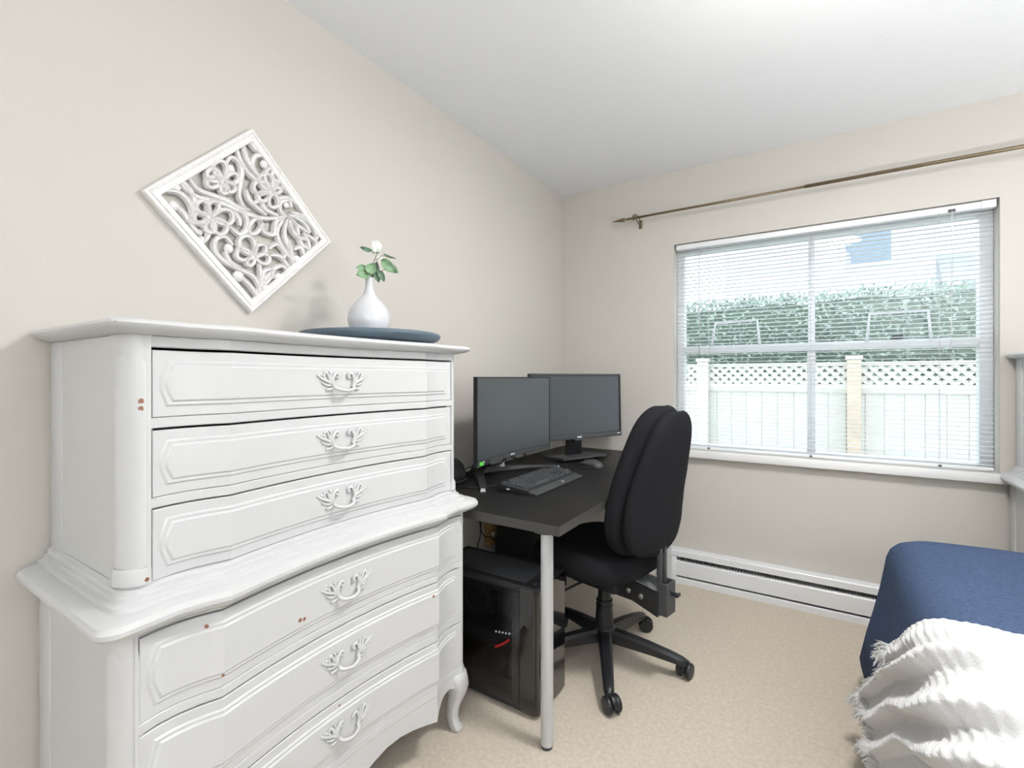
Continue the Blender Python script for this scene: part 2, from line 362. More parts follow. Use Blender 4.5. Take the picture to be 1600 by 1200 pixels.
mesh('porch_roof', loft([[(xx, HYY - .6, b.z - .05), (xx, HYY - .6, b.z + .03), (xx, HYY - .02, a.z + .35), (xx, HYY - .02, b.z - .05)] for xx in (a.x, a.x + 3)]), 'roof_grey', hs)

# ================================================================ BLIND
bl = thing('window_blind', 'white mini blind lowered over the window, slats open', 'blind', (0, YB + .035, .79))
BX0, BX1, BY = WX0 + .012, WX1 - .012, YB + .030
box('headrail', BX0, BX1, BY - .016, BY + .018, WZ1 - .034, WZ1 - .004, 'blind_white', bl, .003)
box('headrail_clip', BX1 - .045, BX1 + .004, BY - .020, BY + .02, WZ1 - .037, WZ1 - .003, 'blind_white', bl, .002)
NS, ZT, ZB_ = 55, WZ1 - .052, .808
sl = [Vector((0, .0125 * math.cos(a), .0)) for a in (0,)]
prof = [(-.0127, -.0022), (-.007, .0002), (0, .001), (.007, .0002), (.0127, -.0022), (.007, -.0003), (0, .0005), (-.007, -.0003)]
smesh = mesh('slat', loft([[Vector((xx, a, b)) for a, b in prof] for xx in (BX0 + .002, BX1 - .002)]), 'slat_white', None, angle=60); sme2 = smesh.data; bpy.data.objects.remove(smesh)
for k in range(NS):
    z = ZT - (ZT - ZB_) * k / (NS - 1)
    inst(sme2, 'slat', bl, (0, BY, z), (math.radians(-2.2 + random.uniform(-.8, .8)), random.uniform(-.0006, .0006), 0))
box('bottom_rail', BX0 + .002, BX1 - .002, BY - .012, BY + .012, .783, .797, 'blind_white', bl, .003)
for px in (1108, 1267, 1468):
    xx = on_y(px, 600, BY).x
    for yy in (-.0135, .0135): mesh('ladder_cord', cyl((xx, BY + yy, .79), (xx, BY + yy, WZ1 - .03), .0009, 6), 'cord_grey', bl)
    box('cord_plug', xx - .006, xx + .006, BY - .0135, BY - .011, .785, .794, 'plastic_grey', bl)
xx = on_y(1093, 600, BY - .02).x
mesh('tilt_wand', join(cyl((xx, BY - .026, 1.33), (xx, BY - .026, 1.94), .0028, 6), tube([(xx, BY - .026, 1.94), (xx, BY - .022, 1.965), (xx, BY - .015, 1.968)], .0015, 6)), 'cord_grey', bl, True)
xx = on_y(1487, 500, BY - .02).x
mesh('pull_cord', join(tube(smooth_path([(xx, BY - .02, 1.965), (xx - .002, BY - .022, 1.7), (xx + .001, BY - .022, 1.42)]), .0011, 6), tube(smooth_path([(xx + .004, BY - .02, 1.965), (xx + .003, BY - .022, 1.7), (xx - .003, BY - .022, 1.35)]), .0011, 6),
     lathe([(.001, .0), (.003, -.004), (.005, -.022), (.001, -.024)], (xx, BY - .022, 1.425), 8), lathe([(.001, .0), (.003, -.004), (.005, -.022), (.001, -.024)], (xx - .003, BY - .022, 1.352), 8)), 'cord_grey', bl, True)
box('cord_lock', xx - .012, xx + .014, BY - .019, BY - .015, 1.962, 1.975, 'plastic_grey', bl)

# ================================================================ CURTAIN ROD
RY, RZ = YB - .08, 2.172
cr = thing('curtain_rod', 'thin antique brass curtain rod with spear finial above the window', 'curtain rod', (-.9, RY, RZ))
mesh('thin_rod', cyl((-.99, RY, RZ), (.0, RY, RZ), .0068, 14), 'brass', cr, True)
mesh('thick_rod', cyl((-.06, RY, RZ), (1.35, RY, RZ), .0088, 14), 'brass', cr, True)
def along_x(prof, x): # lathe about the rod axis
    v, f = lathe(prof, (0, 0, 0), 16); return [Vector((x + p.z, RY + p.x, RZ + p.y)) for p in v], f
mesh('finial', join(along_x([(.0008, -.085), (.012, -.014), (.0145, -.004), (.012, 0), (.003, .0), (.003, .006), (.006, .008), (.0085, .014), (.006, .022), (.0085, .025), (.0085, .031), (.005, .034), (.004, .045)], -1.005)), 'brass', cr, angle=35)
for xb in (-.93, 1.28):
    mesh('bracket', join(tube(smooth_path([(xb, YB, RZ - .02), (xb, YB - .03, RZ - .024), (xb, RY, RZ - .014), (xb, RY - .014, RZ - .004), (xb, RY - .012, RZ + .012), (xb, RY - .002, RZ + .016)]), .0035, 8),
        boxvf(xb - .011, xb + .011, YB - .004, YB - .0005, RZ - .048, RZ + .004, .001, 1), tube(smooth_path([(xb + .004, YB, RZ - .03), (xb + .004, RY + .02, RZ + .012), (xb - .014, RY - .01, RZ + .018), (xb - .02, RY - .012, RZ + .004)]), .003, 8)), 'brass', cr, angle=50)
    mesh('thumb_screw', join(along_x([(.0115, -.006), (.0125, 0), (.0115, .006), (.008, .008)], xb - .02), ball((xb - .02, RY, RZ + .014), .006)), 'brass', cr, True)

# ================================================================ BASEBOARD HEATER
HX0, HX1, HYF = -.80, .68, YB - .06
ht = thing('baseboard_heater', 'long white electric baseboard heater along the floor beneath the window', 'heater', (0, YB - .03, 0))
mesh('back_plate', boxvf(HX0 + .01, HX1 - .01, YB - .008, YB - .001, .005, .188), 'heater_white', ht)
mesh('top_hood', loft([[(x, YB - .001, .193), (x, HYF + .004, .193), (x, HYF, .188), (x, HYF, .156), (x, HYF + .003, .156), (x, HYF + .004, .184), (x, YB - .001, .189)] for x in (HX0, HX1)]), 'heater_white', ht, angle=30)
mesh('front_panel', loft([[(x, HYF + .001, .046), (x, HYF + .001, .124), (x, HYF + .006, .130), (x, HYF + .022, .132), (x, HYF + .022, .129), (x, HYF + .008, .126), (x, HYF + .004, .122), (x, HYF + .004, .046)] for x in (HX0 + .1, HX1 - .1)]), 'heater_white', ht, angle=30)
mesh('bottom_rail', loft([[(x, YB - .001, 0), (x, HYF - .002, 0), (x, HYF - .002, .030), (x, HYF + .003, .034), (x, HYF + .012, .034), (x, HYF + .012, .004), (x, YB - .001, .004)] for x in (HX0, HX1)]), 'heater_white', ht, angle=30)
for xa, xb in ((HX0, HX0 + .1), (HX1 - .1, HX1)): box('end_cap', xa, xb, HYF, YB - .009, .034, .154, 'heater_white', ht, .003)
mesh('heating_tube', cyl((HX0 + .1, YB - .035, .09), (HX1 - .1, YB - .035, .09), .009), 'steel', ht, True)
fin = box('fin', -.0006, .0006, -.022, .022, -.03, .055, 'heater_fin'); fme = fin.data; bpy.data.objects.remove(fin)
for k in range(90): inst(fme, 'fin', ht, (HX0 + .125 + k * (HX1 - HX0 - .25) / 89, YB - .034, .09))
scr = mesh('screw', lathe([(.0005, .002), (.0025, .002), (.004, 0), (.004, -.001)], (0, 0, 0), 10), 'heater_white', None, True); scm = scr.data; bpy.data.objects.remove(scr)
for px in (1090, 1160, 1264, 1308, 1337): inst(scm, 'screw', ht, (on_y(px, 880, HYF).x, HYF + .012, .1325))

# ================================================================ CHEST OF DRAWERS
UW, UF, LW, LF = .468, .425, .487, .450        # half widths and front depths of the two tiers
CX_, CY_ = -1.46, .812                         # back centre of the chest on the wall
CHIPS = []
def chip(px, py, x, r):
    p = on_x(px, py, x); CHIPS.append(((p.x - CX_, p.y - CY_, p.z), r))
chip(206.5, 626, -1.082, .0065); chip(207.5, 637, -1.080, .0060); chip(206, 619, -1.082, .003); chip(188, 626, -1.10, .0025); chip(188, 695, -1.10, .0025)
chip(200, 818, -1.09, .0026); chip(473, 971, -1.014, .0050); chip(480, 969, -1.014, .0045); chip(328, 982, -.998, .004); chip(350, 1056, -.998, .003); chip(678, 932, -1.0, .004)
chip(231, 906, -1.035, .004); chip(588, 535, -.99, .003); chip(539, 1107, -1.015, .004); chip(188, 500, -.985, .003); chip(697, 1031, -1.0, .002)
chest_material()
def plan(b, e, amp, s):
    a = abs(s)
    if a <= b: return .006 - amp * (1 - (a / b) ** 2)
    q = min(1, (a - b) / (e - b)); return .006 - amp * .66 * math.sin(.8 * PI * q)
UPL = lambda s: plan(.292, .43, .027, s)
LPL = lambda s: plan(.320, .458, .033, s)
def svals(h, b, n=11, m=4):
    mid = [-b + 2 * b * k / n for k in range(n + 1)]; L_ = [-h + (h - b) * k / m for k in range(m)]
    return L_ + mid + [-x for x in reversed(L_)]
def outline(Wd, Fd, o, pl, b, z, rc=.03, back=0.0):
    h = Wd + o - rc; sv = svals(h, b); P = [(back, -(Wd + o))]
    fe = Fd + o + pl(h)
    for k in range(6):
        a = PI / 2 * k / 6; P.append((fe - rc + rc * math.sin(a), -(h + rc * math.cos(a))))
    P += [(Fd + o + pl(s), s) for s in sv]
    for k in range(5, -1, -1):
        a = PI / 2 * k / 6; P.append((fe - rc + rc * math.sin(a), h + rc * math.cos(a)))
    P.append((back, Wd + o)); return [Vector((x, y, z)) for x, y in P]
def plan_bar(Fd, pl, b, h, z0, z1, dep=.025, bev=.002):
    L_ = []
    for s in svals(h, b):
        x = Fd + pl(s); L_.append([Vector((x - dep, s, z0)), Vector((x - bev, s, z0)), Vector((x, s, z0 + bev)), Vector((x, s, z1 - bev)), Vector((x - bev, s, z1)), Vector((x - dep, s, z1))])
    return loft(L_)
def drawer_mesh(Fd, pl, b, hw, hh):
    END = [(0, 0), (.0008, .25), (.004, .5), (.009, .8)]
    def chain(a, h, c, dep):
        up = [(-a + x * c, h * z) for x, z in END] + [(s, h) for s in svals(a - .012 * c, b)] + [(a - x * c, h * z) for x, z in reversed(END)]
        lo = [(s, -z) for s, z in up[1:-1]]
        return [Vector((Fd + pl(s) + dep, s, z)) for s, z in up] + [Vector((Fd + pl(s) + dep, s, z)) for s, z in reversed(lo)], len(up)
    A, H = hw - .0105, hh - .019
    lv = [chain(hw, hh, 0, -.022), chain(hw, hh, 0, -.0015), chain(hw - .0015, hh - .0015, 0, 0), chain(A, H, 1, 0), chain(A - .0035, H - .0035, 1, .0035), chain(A - .009, H - .009, 1, .0030), chain(A - .0125, H - .0125, 1, .0065)]
    loops = [l for l, n in lv]; n = lv[0][1]; V, F = loft(loops, cap=False); T = len(loops[0]); k0 = (len(loops) - 1) * T
    for i in range(n - 1):
        t0, t1 = i, i + 1; b0, b1 = (T - i) % T, T - i - 1
        q = [k0 + t0, k0 + t1, k0 + b1, k0 + b0] if i > 0 else [k0, k0 + 1, k0 + T - 1]
        if i == n - 2: q = [k0 + t0, k0 + t1, k0 + b0]
        F.append(q)
    return V, F
def handle_mesh():
    parts = []
    def st(pts, r0, r1, dep=.006):
        P = smooth_path([(p[2] if len(p) > 2 else dep, p[0], p[1]) for p in pts], 5); n = len(P)
        r0, r1 = r0 * 1.2, r1 * 1.25
        parts.append(tube(P, [r0 + (r1 - r0) * i / (n - 1) for i in range(n)], 7))
        parts.append(tube([(p.x, -p.y, p.z) for p in P], [r0 + (r1 - r0) * i / (n - 1) for i in range(n)], 7))
    def kn(s, z, r, dep=.004): parts.append(ball((dep, s, z), r, 8)); parts.append(ball((dep, -s, z), r, 8))
    st([(.030, -.014, .005), (.026, -.021, .014), (.014, -.0245, .020), (0, -.026, .0225)], .0040, .0034)
    parts.append(ball((.0225, 0, -.026), .0046, 8, (1, 1.9, 1)))
    st([(.030, -.017), (.0345, -.004), (.031, .010), (.024, .0185), (.0165, .0165), (.0155, .009), (.020, .0065)], .0046, .0026)
    st([(.033, -.004), (.042, .003), (.046, .013), (.052, .0205), (.0575, .017), (.056, .010)], .0040, .0022, .0045)
    st([(.036, -.008), (.048, -.002), (.060, .003), (.070, .009), (.0745, .013)], .0044, .0024, .004)
    st([(.034, -.011), (.045, -.0125), (.056, -.0095), (.062, -.006)], .0036, .002, .0035)
    st([(.030, -.016), (.0385, -.0225), (.048, -.0235)], .0038, .0024, .004)
    st([(.040, .002), (.0375, .014), (.041, .021)], .003, .002, .004)
    st([(.052, .002), (.060, .012), (.066, .013)], .003, .002, .004)
    kn(.020, .0075, .0042); kn(.056, .0105, .0036); kn(.0755, .0135, .0034); kn(.062, -.0055, .003); kn(.049, -.0235, .0034); kn(.042, .0215, .0028); kn(.066, .0128, .0028)
    parts.append(ball((.003, .036, -.006), .008, 10, (.7, 1, 1.1))); parts.append(ball((.003, -.036, -.006), .008, 10, (.7, 1, 1.1)))
    return join(*parts)
def make_chest():
    t = thing('chest_of_drawers', '', 'chest', (0, 0, 0), local=True)
    P = 'chest_paint'
    # top board and waist moulding
    b = .292; sv = None
    prof = [(.004, 1.279), (.016, 1.281), (.03, 1.285), (.040, 1.290), (.043, 1.296), (.040, 1.302), (.030, 1.3055)]
    mesh('top_board', loft([outline(UW - .01, UF - .002, o, UPL, b, z, .03) for o, z in prof]), P, t, angle=50)
    prof = [(-.02, .742), (.004, .743), (.014, .748), (.028, .754), (.036, .764), (.0365, .772), (.032, .781), (.020, .7865), (.004, .7875), (.0025, .7945), (-.003, .7955), (-.0075, .7965), (-.0085, .8045), (-.0135, .806), (-.0145, .8145), (-.019, .8165), (-.020, .8205), (-.05, .8205)]
    mesh('waist_moulding', loft([outline(LW, LF, o, LPL, .32 if z < .8 else .31, z, .035) for o, z in prof]), P, t, angle=24)
    def tier(Wd, Fd, pl, b, hw, z0, z1, rails, drawers, zc0, zc1):
        # sides: slab with a proud back stile
        for sg in (-1, 1):
            ya, yb = sg * Wd, sg * (Wd - .016)
            box('side_panel', .012, Fd - .078, min(ya, yb) + (.003 if sg < 0 else 0), max(ya, yb) - (.003 if sg > 0 else 0), z0, z1, P, t, .001, 1)
            box('back_stile', 0, .072, min(ya, yb), max(ya, yb), z0, z1, P, t, .002)
            # corner post with a rounded face
            xs = Fd - .078; fe = Fd + pl(hw + .004)
            prof = [(xs, Wd), (xs + .012, Wd - .0005)] + [(fe - .045 + .042 * math.sin(a), Wd - .030 + .030 * math.cos(a)) for a in [PI / 2 * k / 8 for k in range(9)]] + [(fe, hw + .006), (fe, hw + .001), (fe - .03, hw + .001), (xs, Wd - .03)]
            mesh('corner_post', loft([[Vector((x, sg * y, z)) for x, y in prof] for z in (z0, z1)]), P, t, angle=40)
            # half column standing proud on the post, arched at the top
            rows = []; cw = .030; n = 16
            zs = [zc0 + (zc1 - cw - zc0) * k / 4 for k in range(5)] + [zc1 - cw + cw * math.sin(PI / 2 * k / 8) for k in range(1, 9)]
            cxp, cyp = fe - .0225, Wd - .0135; nx_, ny_ = .62, .785
            def colrow(w, bo, z):
                row = []
                for k in range(n + 1):
                    q = -1 + 2 * k / n; u = q * w; bul = bo * math.sqrt(max(0, 1 - q * q)) - .006
                    row.append(Vector((cxp + nx_ * bul + ny_ * u, sg * (cyp + ny_ * bul - nx_ * u), z)))
                for q in (1, -1): row.append(Vector((cxp - nx_ * .022 + ny_ * q * w * .9, sg * (cyp - ny_ * .022 - nx_ * q * w * .9), z)))
                return row
            for z in zs:
                w = cw if z <= zc1 - cw else max(.0015, math.sqrt(max(0, cw * cw - (z - zc1 + cw) ** 2))); rows.append(colrow(w, .0145 * (w / cw) ** .4, z))
            mesh('half_column', loft(rows), P, t, angle=50)
            mesh('column_foot', loft([colrow(cw + .003, .020, z0), colrow(cw + .003, .020, zc0 - .010), colrow(cw + .001, .0165, zc0 - .001)]), P, t, angle=40)
        box('back_panel', 0, .012, -Wd + .017, Wd - .017, z0, z1, 'chest_dark', t)
        for za, zb in rails: mesh('rail', plan_bar(Fd, pl, b, hw + .002, za, zb), P, t, angle=13)
        out = []
        for za, zb in drawers:
            zc = (za + zb) / 2; hh = (zb - za) / 2
            V, F = drawer_mesh(Fd + .0005, pl, b, hw - .0015, hh)
            dr = mesh('drawer', ([v + Vector((0, 0, zc)) for v in V], F), P, t, angle=13); out.append((dr, Fd + pl(0) + .0065, zc))
            box('drawer_box', .05, Fd - .035, -hw + .02, hw - .02, za + .006, zb - .02, 'chest_dark', dr)
        return out
    D = tier(UW, UF, UPL, .292, .428, .8205, 1.279, [(1.257, 1.279), (1.105, 1.1245), (.956, .9755)], [(1.1255, 1.2515), (.9765, 1.1005), (.8215, .953)], .852, 1.250)
    D += tier(LW, LF, LPL, .320, .456, .17, .742, [(.736, .742), (.560, .580), (.374, .399), (.202, .224)], [(.581, .7325), (.400, .557), (.225, .371)], .22, .722)
    hm = None
    for dr, x, zc in D:
        if hm is None: h = mesh('handle', handle_mesh(), P, dr, True); hm = h.data; h.location = (x, 0, zc + .004)
        else: h = inst(hm, 'handle', dr, (x, 0, zc + .004))
    # apron with a scalloped lower edge, between the front legs
    tb = [(0, .112), (.05, .120), (.12, .148), (.20, .152), (.27, .135), (.312, .124), (.32, .122), (.326, .135), (.345, .158), (.375, .170), (.41, .170), (.44, .150), (.456, .13)]
    L_ = []
    for s in sorted(set(svals(.457, .32, 14, 8) + [-.326, .326, -.312, .312])):
        x = LF + LPL(s); z = lerp_table(tb, abs(s)); L_.append([Vector((x - .018, s, z)), Vector((x, s, z)), Vector((x, s, .2025)), Vector((x - .018, s, .2025))])
    mesh('apron', loft(L_), P, t, angle=13)
    for sg in (-1, 1):
        box('side_apron', .03, LF - .05, sg * (LW - .004) - .008, sg * (LW - .004) + .008, .13, .175, P, t, .002)
        for fx in (0, 1):   # cabriole legs
            bx = LF - .038 if fx else .03; by = sg * (LW - .036); dx, dy = (.7 if fx else -.25), sg * .7
            path = [(.200, 0.004, .034), (.175, .010, .034), (.150, .016, .032), (.12, .012, .026), (.085, .000, .020), (.05, -.004, .0165), (.025, .002, .0165), (.012, .010, .020), (.004, .012, .020), (0, .010, .017)]
            loops = []
            for z, o, r in path:
                loops.append([Vector((bx + dx * o + r * math.copysign(abs(math.cos(a)) ** .6, math.cos(a)), by + dy * o + r * math.copysign(abs(math.sin(a)) ** .6, math.sin(a)), z)) for a in [2 * PI * k / 16 for k in range(16)]])
            mesh('leg', loft(loops), P, t, True)
    return t
def copy_tree(o, parent=None):
    c = o.copy(); COL.objects.link(c); c.parent = parent
    for ch in list(o.children): copy_tree(ch, c)
    return c
chest = make_chest(); chest.location = (CX_, CY_, 0)
chest['label'] = 'large white tall chest of drawers on the left, holding the vase'; chest['group'] = 'matching white chests'
chest2 = copy_tree(chest); chest2.location = (1.186, YB - .012, 0); chest2.rotation_euler = (0, 0, -PI / 2)
chest2['label'] = 'white chest at the right edge beside the window, behind the bed'; chest2['group'] = 'matching white chests'

# ================================================================ CARVED WALL PANEL
def pz(zx, zy, x=-1.462): return on_x(200 + zx / 3.75, 180 + zy / 3.75, x)
cp = thing('carved_panel', 'square white carved openwork floral panel hung as a diamond on the wall', 'wall art', (-1.465, .795, 1.68))
# exact square, corners fitted to the photograph
cc = Vector((.795, 1.678)); hd = .2815
cor = [Vector((cc.x - hd, cc.y)), Vector((cc.x, cc.y + hd)), Vector((cc.x + hd, cc.y)), Vector((cc.x, cc.y - hd))]
for i in range(4):
    A, B = cor[i], cor[(i + 1) % 4]
    loops = []
    for (P_, sgn) in ((A, 1), (B, -1)):
        dd = (cc - P_).normalized()
        loops.append([Vector((x, P_.x + dd.x * o * 1.4142, P_.y + dd.y * o * 1.4142)) for o, x in ((0, -1.469), (0, -1.452), (.003, -1.447), (.009, -1.447), (.0105, -1.450), (.013, -1.450), (.0145, -1.446), (.028, -1.446), (.030, -1.449), (.030, -1.469))])
    mesh('frame_bar', loft(loops), 'carve_white', cp, angle=25)
WN = (1, 0, 0)
def stroke(name, pts, w=.0082, h=.0155, closed=False, parent=cp, n=5):
    return mesh(name, ribbon(smooth_path([pz(*p) for p in pts], n, closed), w, h, WN, closed=closed), 'carve_white', parent, angle=40)
vines = [[(285, 385), (335, 445), (420, 490), (520, 512), (600, 545), (680, 580), (770, 606), (860, 606), (925, 592)],
 [(340, 362), (395, 435), (480, 472), (560, 500), (640, 545), (700, 560)], [(622, 196), (650, 275), (695, 345), (752, 392)], [(662, 178), (688, 268), (748, 365)],
 [(700, 160), (735, 200), (795, 232)], [(733, 145), (762, 188), (815, 235)], [(682, 560), (645, 500), (642, 430), (656, 350), (640, 282), (592, 252), (562, 290)],
 [(815, 290), (790, 242), (735, 245), (716, 292), (735, 340), (770, 370)], [(850, 315), (832, 360), (870, 410)], [(885, 365), (895, 420), (945, 470), (1000, 530)], [(925, 440), (985, 505), (1045, 590), (1085, 650)],
 [(185, 445), (285, 455), (350, 515), (368, 590), (345, 625)], [(300, 385), (352, 440), (378, 515), (352, 600)], [(255, 520), (315, 575), (345, 632)],
 [(345, 630), (420, 645), (460, 695), (440, 740)], [(345, 632), (390, 680), (420, 705)], [(640, 560), (685, 610), (682, 675), (640, 700), (585, 655)], [(600, 560), (640, 610), (645, 650)],
 [(765, 620), (785, 685), (845, 700), (855, 630), (905, 600)], [(602, 765), (560, 718), (505, 730), (498, 795), (560, 862), (640, 902), (715, 940), (757, 1005), (755, 1070)],
 [(555, 800), (590, 865), (650, 895)], [(755, 870), (768, 950), (748, 1075)], [(625, 930), (690, 985), (738, 1045), (748, 1080)], [(760, 1010), (790, 960), (840, 915)],
 [(905, 600), (862, 690), (895, 780), (945, 850), (948, 905)], [(920, 615), (905, 700), (935, 790), (955, 880)], [(930, 635), (965, 700), (1030, 735)], [(925, 592), (1000, 598), (1060, 645), (1095, 715)],
 [(945, 570), (1025, 600), (1075, 655), (1125, 700)], [(945, 545), (930, 500), (885, 512), (880, 560), (910, 595)], [(865, 490), (930, 490), (1000, 540), (1060, 610)], [(1015, 690), (1050, 765), (1035, 835)],
 [(975, 700), (1010, 760), (1060, 790)], [(960, 790), (1000, 775), (1022, 830)], [(815, 785), (860, 758), (905, 800), (900, 850)], [(825, 822), (880, 830), (938, 900)], [(835, 960), (842, 905), (895, 885), (935, 925)],
 [(930, 740), (945, 800), (950, 900)], [(1030, 700), (1085, 740), (1085, 790)], [(690, 470), (675, 440), (700, 500), (740, 540), (800, 590)], [(720, 520), (765, 510), (800, 560), (870, 590)]]
for v in vines: stroke('vine', v)
for ctr, tips in (((545, 395), ((455, 335), (515, 275), (632, 365), (610, 445), (555, 462), (450, 400))), ((830, 455), ((725, 415), (775, 352), (835, 315), (880, 440), (845, 545), (755, 495))),
                  ((468, 602), ((400, 515), (500, 510), (605, 600), (555, 690), (470, 690), (375, 605))), ((728, 835), ((660, 715), (785, 765), (815, 850), (690, 880), (625, 810)))):
    fl = mesh('flower', ball(pz(*ctr, -1.452), .008, 10, (.9, 1, 1)), 'carve_white', cp, True)
    C = Vector(ctr)
    for tp in tips:
        T_ = Vector(tp); dv = T_ - C; nv = Vector((-dv.y, dv.x)) * .30
        stroke('petal', [C + dv * .12, C + dv * .5 + nv, C + dv * .88 + nv * .85, C + dv * 1.0, C + dv * .88 - nv * .85, C + dv * .5 - nv], .0068, .0175, True, fl, 4)
for lf in (((742, 608), (700, 650), (705, 695), (745, 690), (770, 640)), ((835, 905), (790, 915), (775, 960), (795, 985), (825, 950)), ((935, 610), (955, 690), (985, 715), (975, 650)), ((1110, 700), (1085, 745), (1105, 775), (1140, 720)), ((930, 590), (960, 630), (1050, 690), (1010, 625))):
    stroke('leaf', lf, .0068, .0155, True)
for bx, by, r in ((600, 315, .012), (795, 290, .013), (280, 420, .013), (268, 532, .014), (430, 732, .012), (588, 782, .014), (645, 945, .017), (800, 1012, .014), (930, 740, .010), (988, 848, .015), (880, 952, .015), (925, 528, .010), (415, 688, .010)):
    mesh('bud', ball(pz(bx, by, -1.456), r, 12, (.7, 1, 1)), 'carve_white', cp, True)

# ================================================================ TRAY, VASE, SPRIG
TC = Vector((-1.223, 1.062, 1.3058))
tr = mesh('round_tray', lathe([(.002, 0), (.155, 0), (.190, .006), (.211, .015), (.219, .023), (.2205, .029), (.218, .034), (.212, .036), (.205, .034), (.196, .028), (.17, .026), (.002, .026)], TC, 72), 'slate_tray', None, angle=50)
tag(tr, 'round slate blue wooden tray lying on the tall white chest', 'tray')
VC = Vector((TC.x, TC.y - .012, TC.z + .0265))
vs = mesh('bulb_vase', lathe([(.002, 0), (.040, 0), (.046, .003), (.057, .018), (.0645, .038), (.0668, .055), (.065, .072), (.058, .091), (.046, .108), (.032, .122), (.0205, .136), (.0150, .150), (.0128, .163), (.0122, .176), (.0130, .187), (.0136, .190), (.0115, .190), (.0100, .176), (.010, .150), (.002, .148)], VC, 48), 'porcelain', None, angle=60)
tag(vs, 'glossy white bulb vase with a slim neck on the round tray', 'vase')
MOUTH = VC + Vector((0, 0, .19))
sp = thing('leaf_sprig', 'green round-leaved sprig standing in the white bulb vase', 'plant', MOUTH)
def lz(zx, zy, dx=0): return on_x(440 + zx / 5.714, 360 + zy / 5.714, TC.x + dx)
stems = [[MOUTH + Vector((0, 0, -.035)), MOUTH + Vector((.002, .002, .01)), lz(815, 300), lz(845, 225, .01), lz(850, 180, .01)], [MOUTH + Vector((0, .002, -.03)), lz(815, 412), lz(880, 372, .005), lz(950, 335, .01), lz(1000, 330, .01)],
         [lz(840, 265, .005), lz(870, 250, .01), lz(900, 225, .01), lz(1020, 252, .012)], [lz(818, 300), lz(790, 345, .02), lz(770, 370, .02), lz(740, 390, .02)], [lz(812, 400), lz(845, 340, .0), lz(855, 300)], [lz(820, 412), lz(865, 400, .01), lz(890, 430, .01)], [lz(800, 190, .01), lz(840, 200, .01)]]
for s in stems: mesh('stem', tube(smooth_path(s, 4), .0011, 6), 'twig', sp, True)
def leaf(b, tip, w, m, cup=.12, tw=0.0, dx=0.0):
    A, B = lz(*b, dx), lz(*tip, dx + tw); ax = B - A; Ln = ax.length; ax.normalize()
    side = ax.cross(Vector((.84, -.5, .1))).normalized(); up = side.cross(ax).normalized(); V, F = [], []; n, k = 8, 4
    for i in range(n + 1):
        t = i / n; hw = w / 2 * math.sin(PI * min(1, .03 + t * .97) ** .8) ** .75 if 0 < t < 1 else .0004
        for j in range(-k, k + 1):
            q = j / k; V.append(A + ax * (t * Ln) + side * (hw * q) + up * (cup * w * (q * q) - .10 * Ln * math.sin(PI * t)))
    m_ = 2 * k + 1
    for i in range(n):
        for j in range(m_ - 1): F.append([i * m_ + j, i * m_ + j + 1, (i + 1) * m_ + j + 1, (i + 1) * m_ + j])
    o = mesh('leaf', (V, F), m, sp, True); sm = o.modifiers.new('thickness', 'SOLIDIFY'); sm.thickness = .0006
K = .000365
for a in (((880, 185), (810, 85), 100 * K, 'leaf_pale', .1, .0, -.012), ((800, 182), (698, 150), 46 * K, 'leaf_dark', .3, .02, .012), ((905, 210), (1022, 252), 26 * K, 'leaf_dark', .2, 0, .012), ((888, 262), (1020, 385), 100 * K, 'leaf_green', .25, .02, .012), ((985, 310), (1035, 382), 52 * K, 'leaf_green', .2, .0, .02),
          ((755, 330), (662, 335), 60 * K, 'leaf_green', .15, -.01, .008), ((785, 375), (665, 400), 96 * K, 'leaf_green', .15, .01, .024), ((765, 380), (830, 295), 92 * K, 'leaf_green', .12, .012, .03), ((845, 400), (848, 280), 62 * K, 'leaf_dark', .15, -.01, .004),
          ((840, 375), (868, 470), 52 * K, 'leaf_dark', .2, .015, .012), ((872, 362), (915, 462), 62 * K, 'leaf_dark', .2, .015, .02), ((860, 260), (910, 215), 40 * K, 'leaf_pale', .1, 0, .004), ((800, 420), (830, 360), 40 * K, 'leaf_dark', .1, 0, .0)):
    leaf(*a)
for k in range(16): mesh('berry', ball(lz(850 + random.uniform(-42, 42), 180 + random.uniform(-30, 30), .016 + random.uniform(-.006, .006)), .0021, 6), 'berry_pale' if k % 3 else 'leaf_dark', sp, True)

# ================================================================ DESK
DX0, DX1, DY0, DY1, DZ = -1.452, -.676, 1.322, 2.905, .74
dk = thing('desk', 'black desk with silver tube legs standing along the left wall', 'desk', ((DX0 + DX1) / 2, (DY0 + DY1) / 2, 0))
tp = box('desk_top', DX0, DX1, DY0, DY1, DZ - .034, DZ, 'desk_black', dk, .0015)
for nm, b in (('edge_band', (DX0, DX1, DY0 - .0008, DY0 - .0001, DZ - .033, DZ - .0015)), ('edge_band', (DX1 + .0001, DX1 + .0008, DY0, DY1, DZ - .033, DZ - .0015))):
    box(nm, *b, 'desk_edge', tp)
for lx, ly in ((-.742, 1.366), (-1.39, 1.366), (-.742, 2.84), (-1.39, 2.84)):
    lg = mesh('leg', lathe([(.001, .012), (.0205, .012), (.0205, DZ - .036), (.001, DZ - .036)], (lx, ly, 0), 28), 'leg_silver', dk, angle=40)
    mesh('foot', lathe([(.001, 0), (.017, 0), (.019, .004), (.019, .0125), (.001, .0125)], (lx, ly, 0), 24), 'plastic_grey', lg, angle=40)
    mesh('mounting_plate', lathe([(.001, DZ - .0375), (.045, DZ - .0375), (.045, DZ - .0345), (.001, DZ - .0345)], (lx, ly, 0), 24), 'plastic_grey', lg, angle=40)

# ================================================================ MONITORS
def rot_z(a, c): return Matrix.Translation(c) @ Matrix.Rotation(a, 4, 'Z')
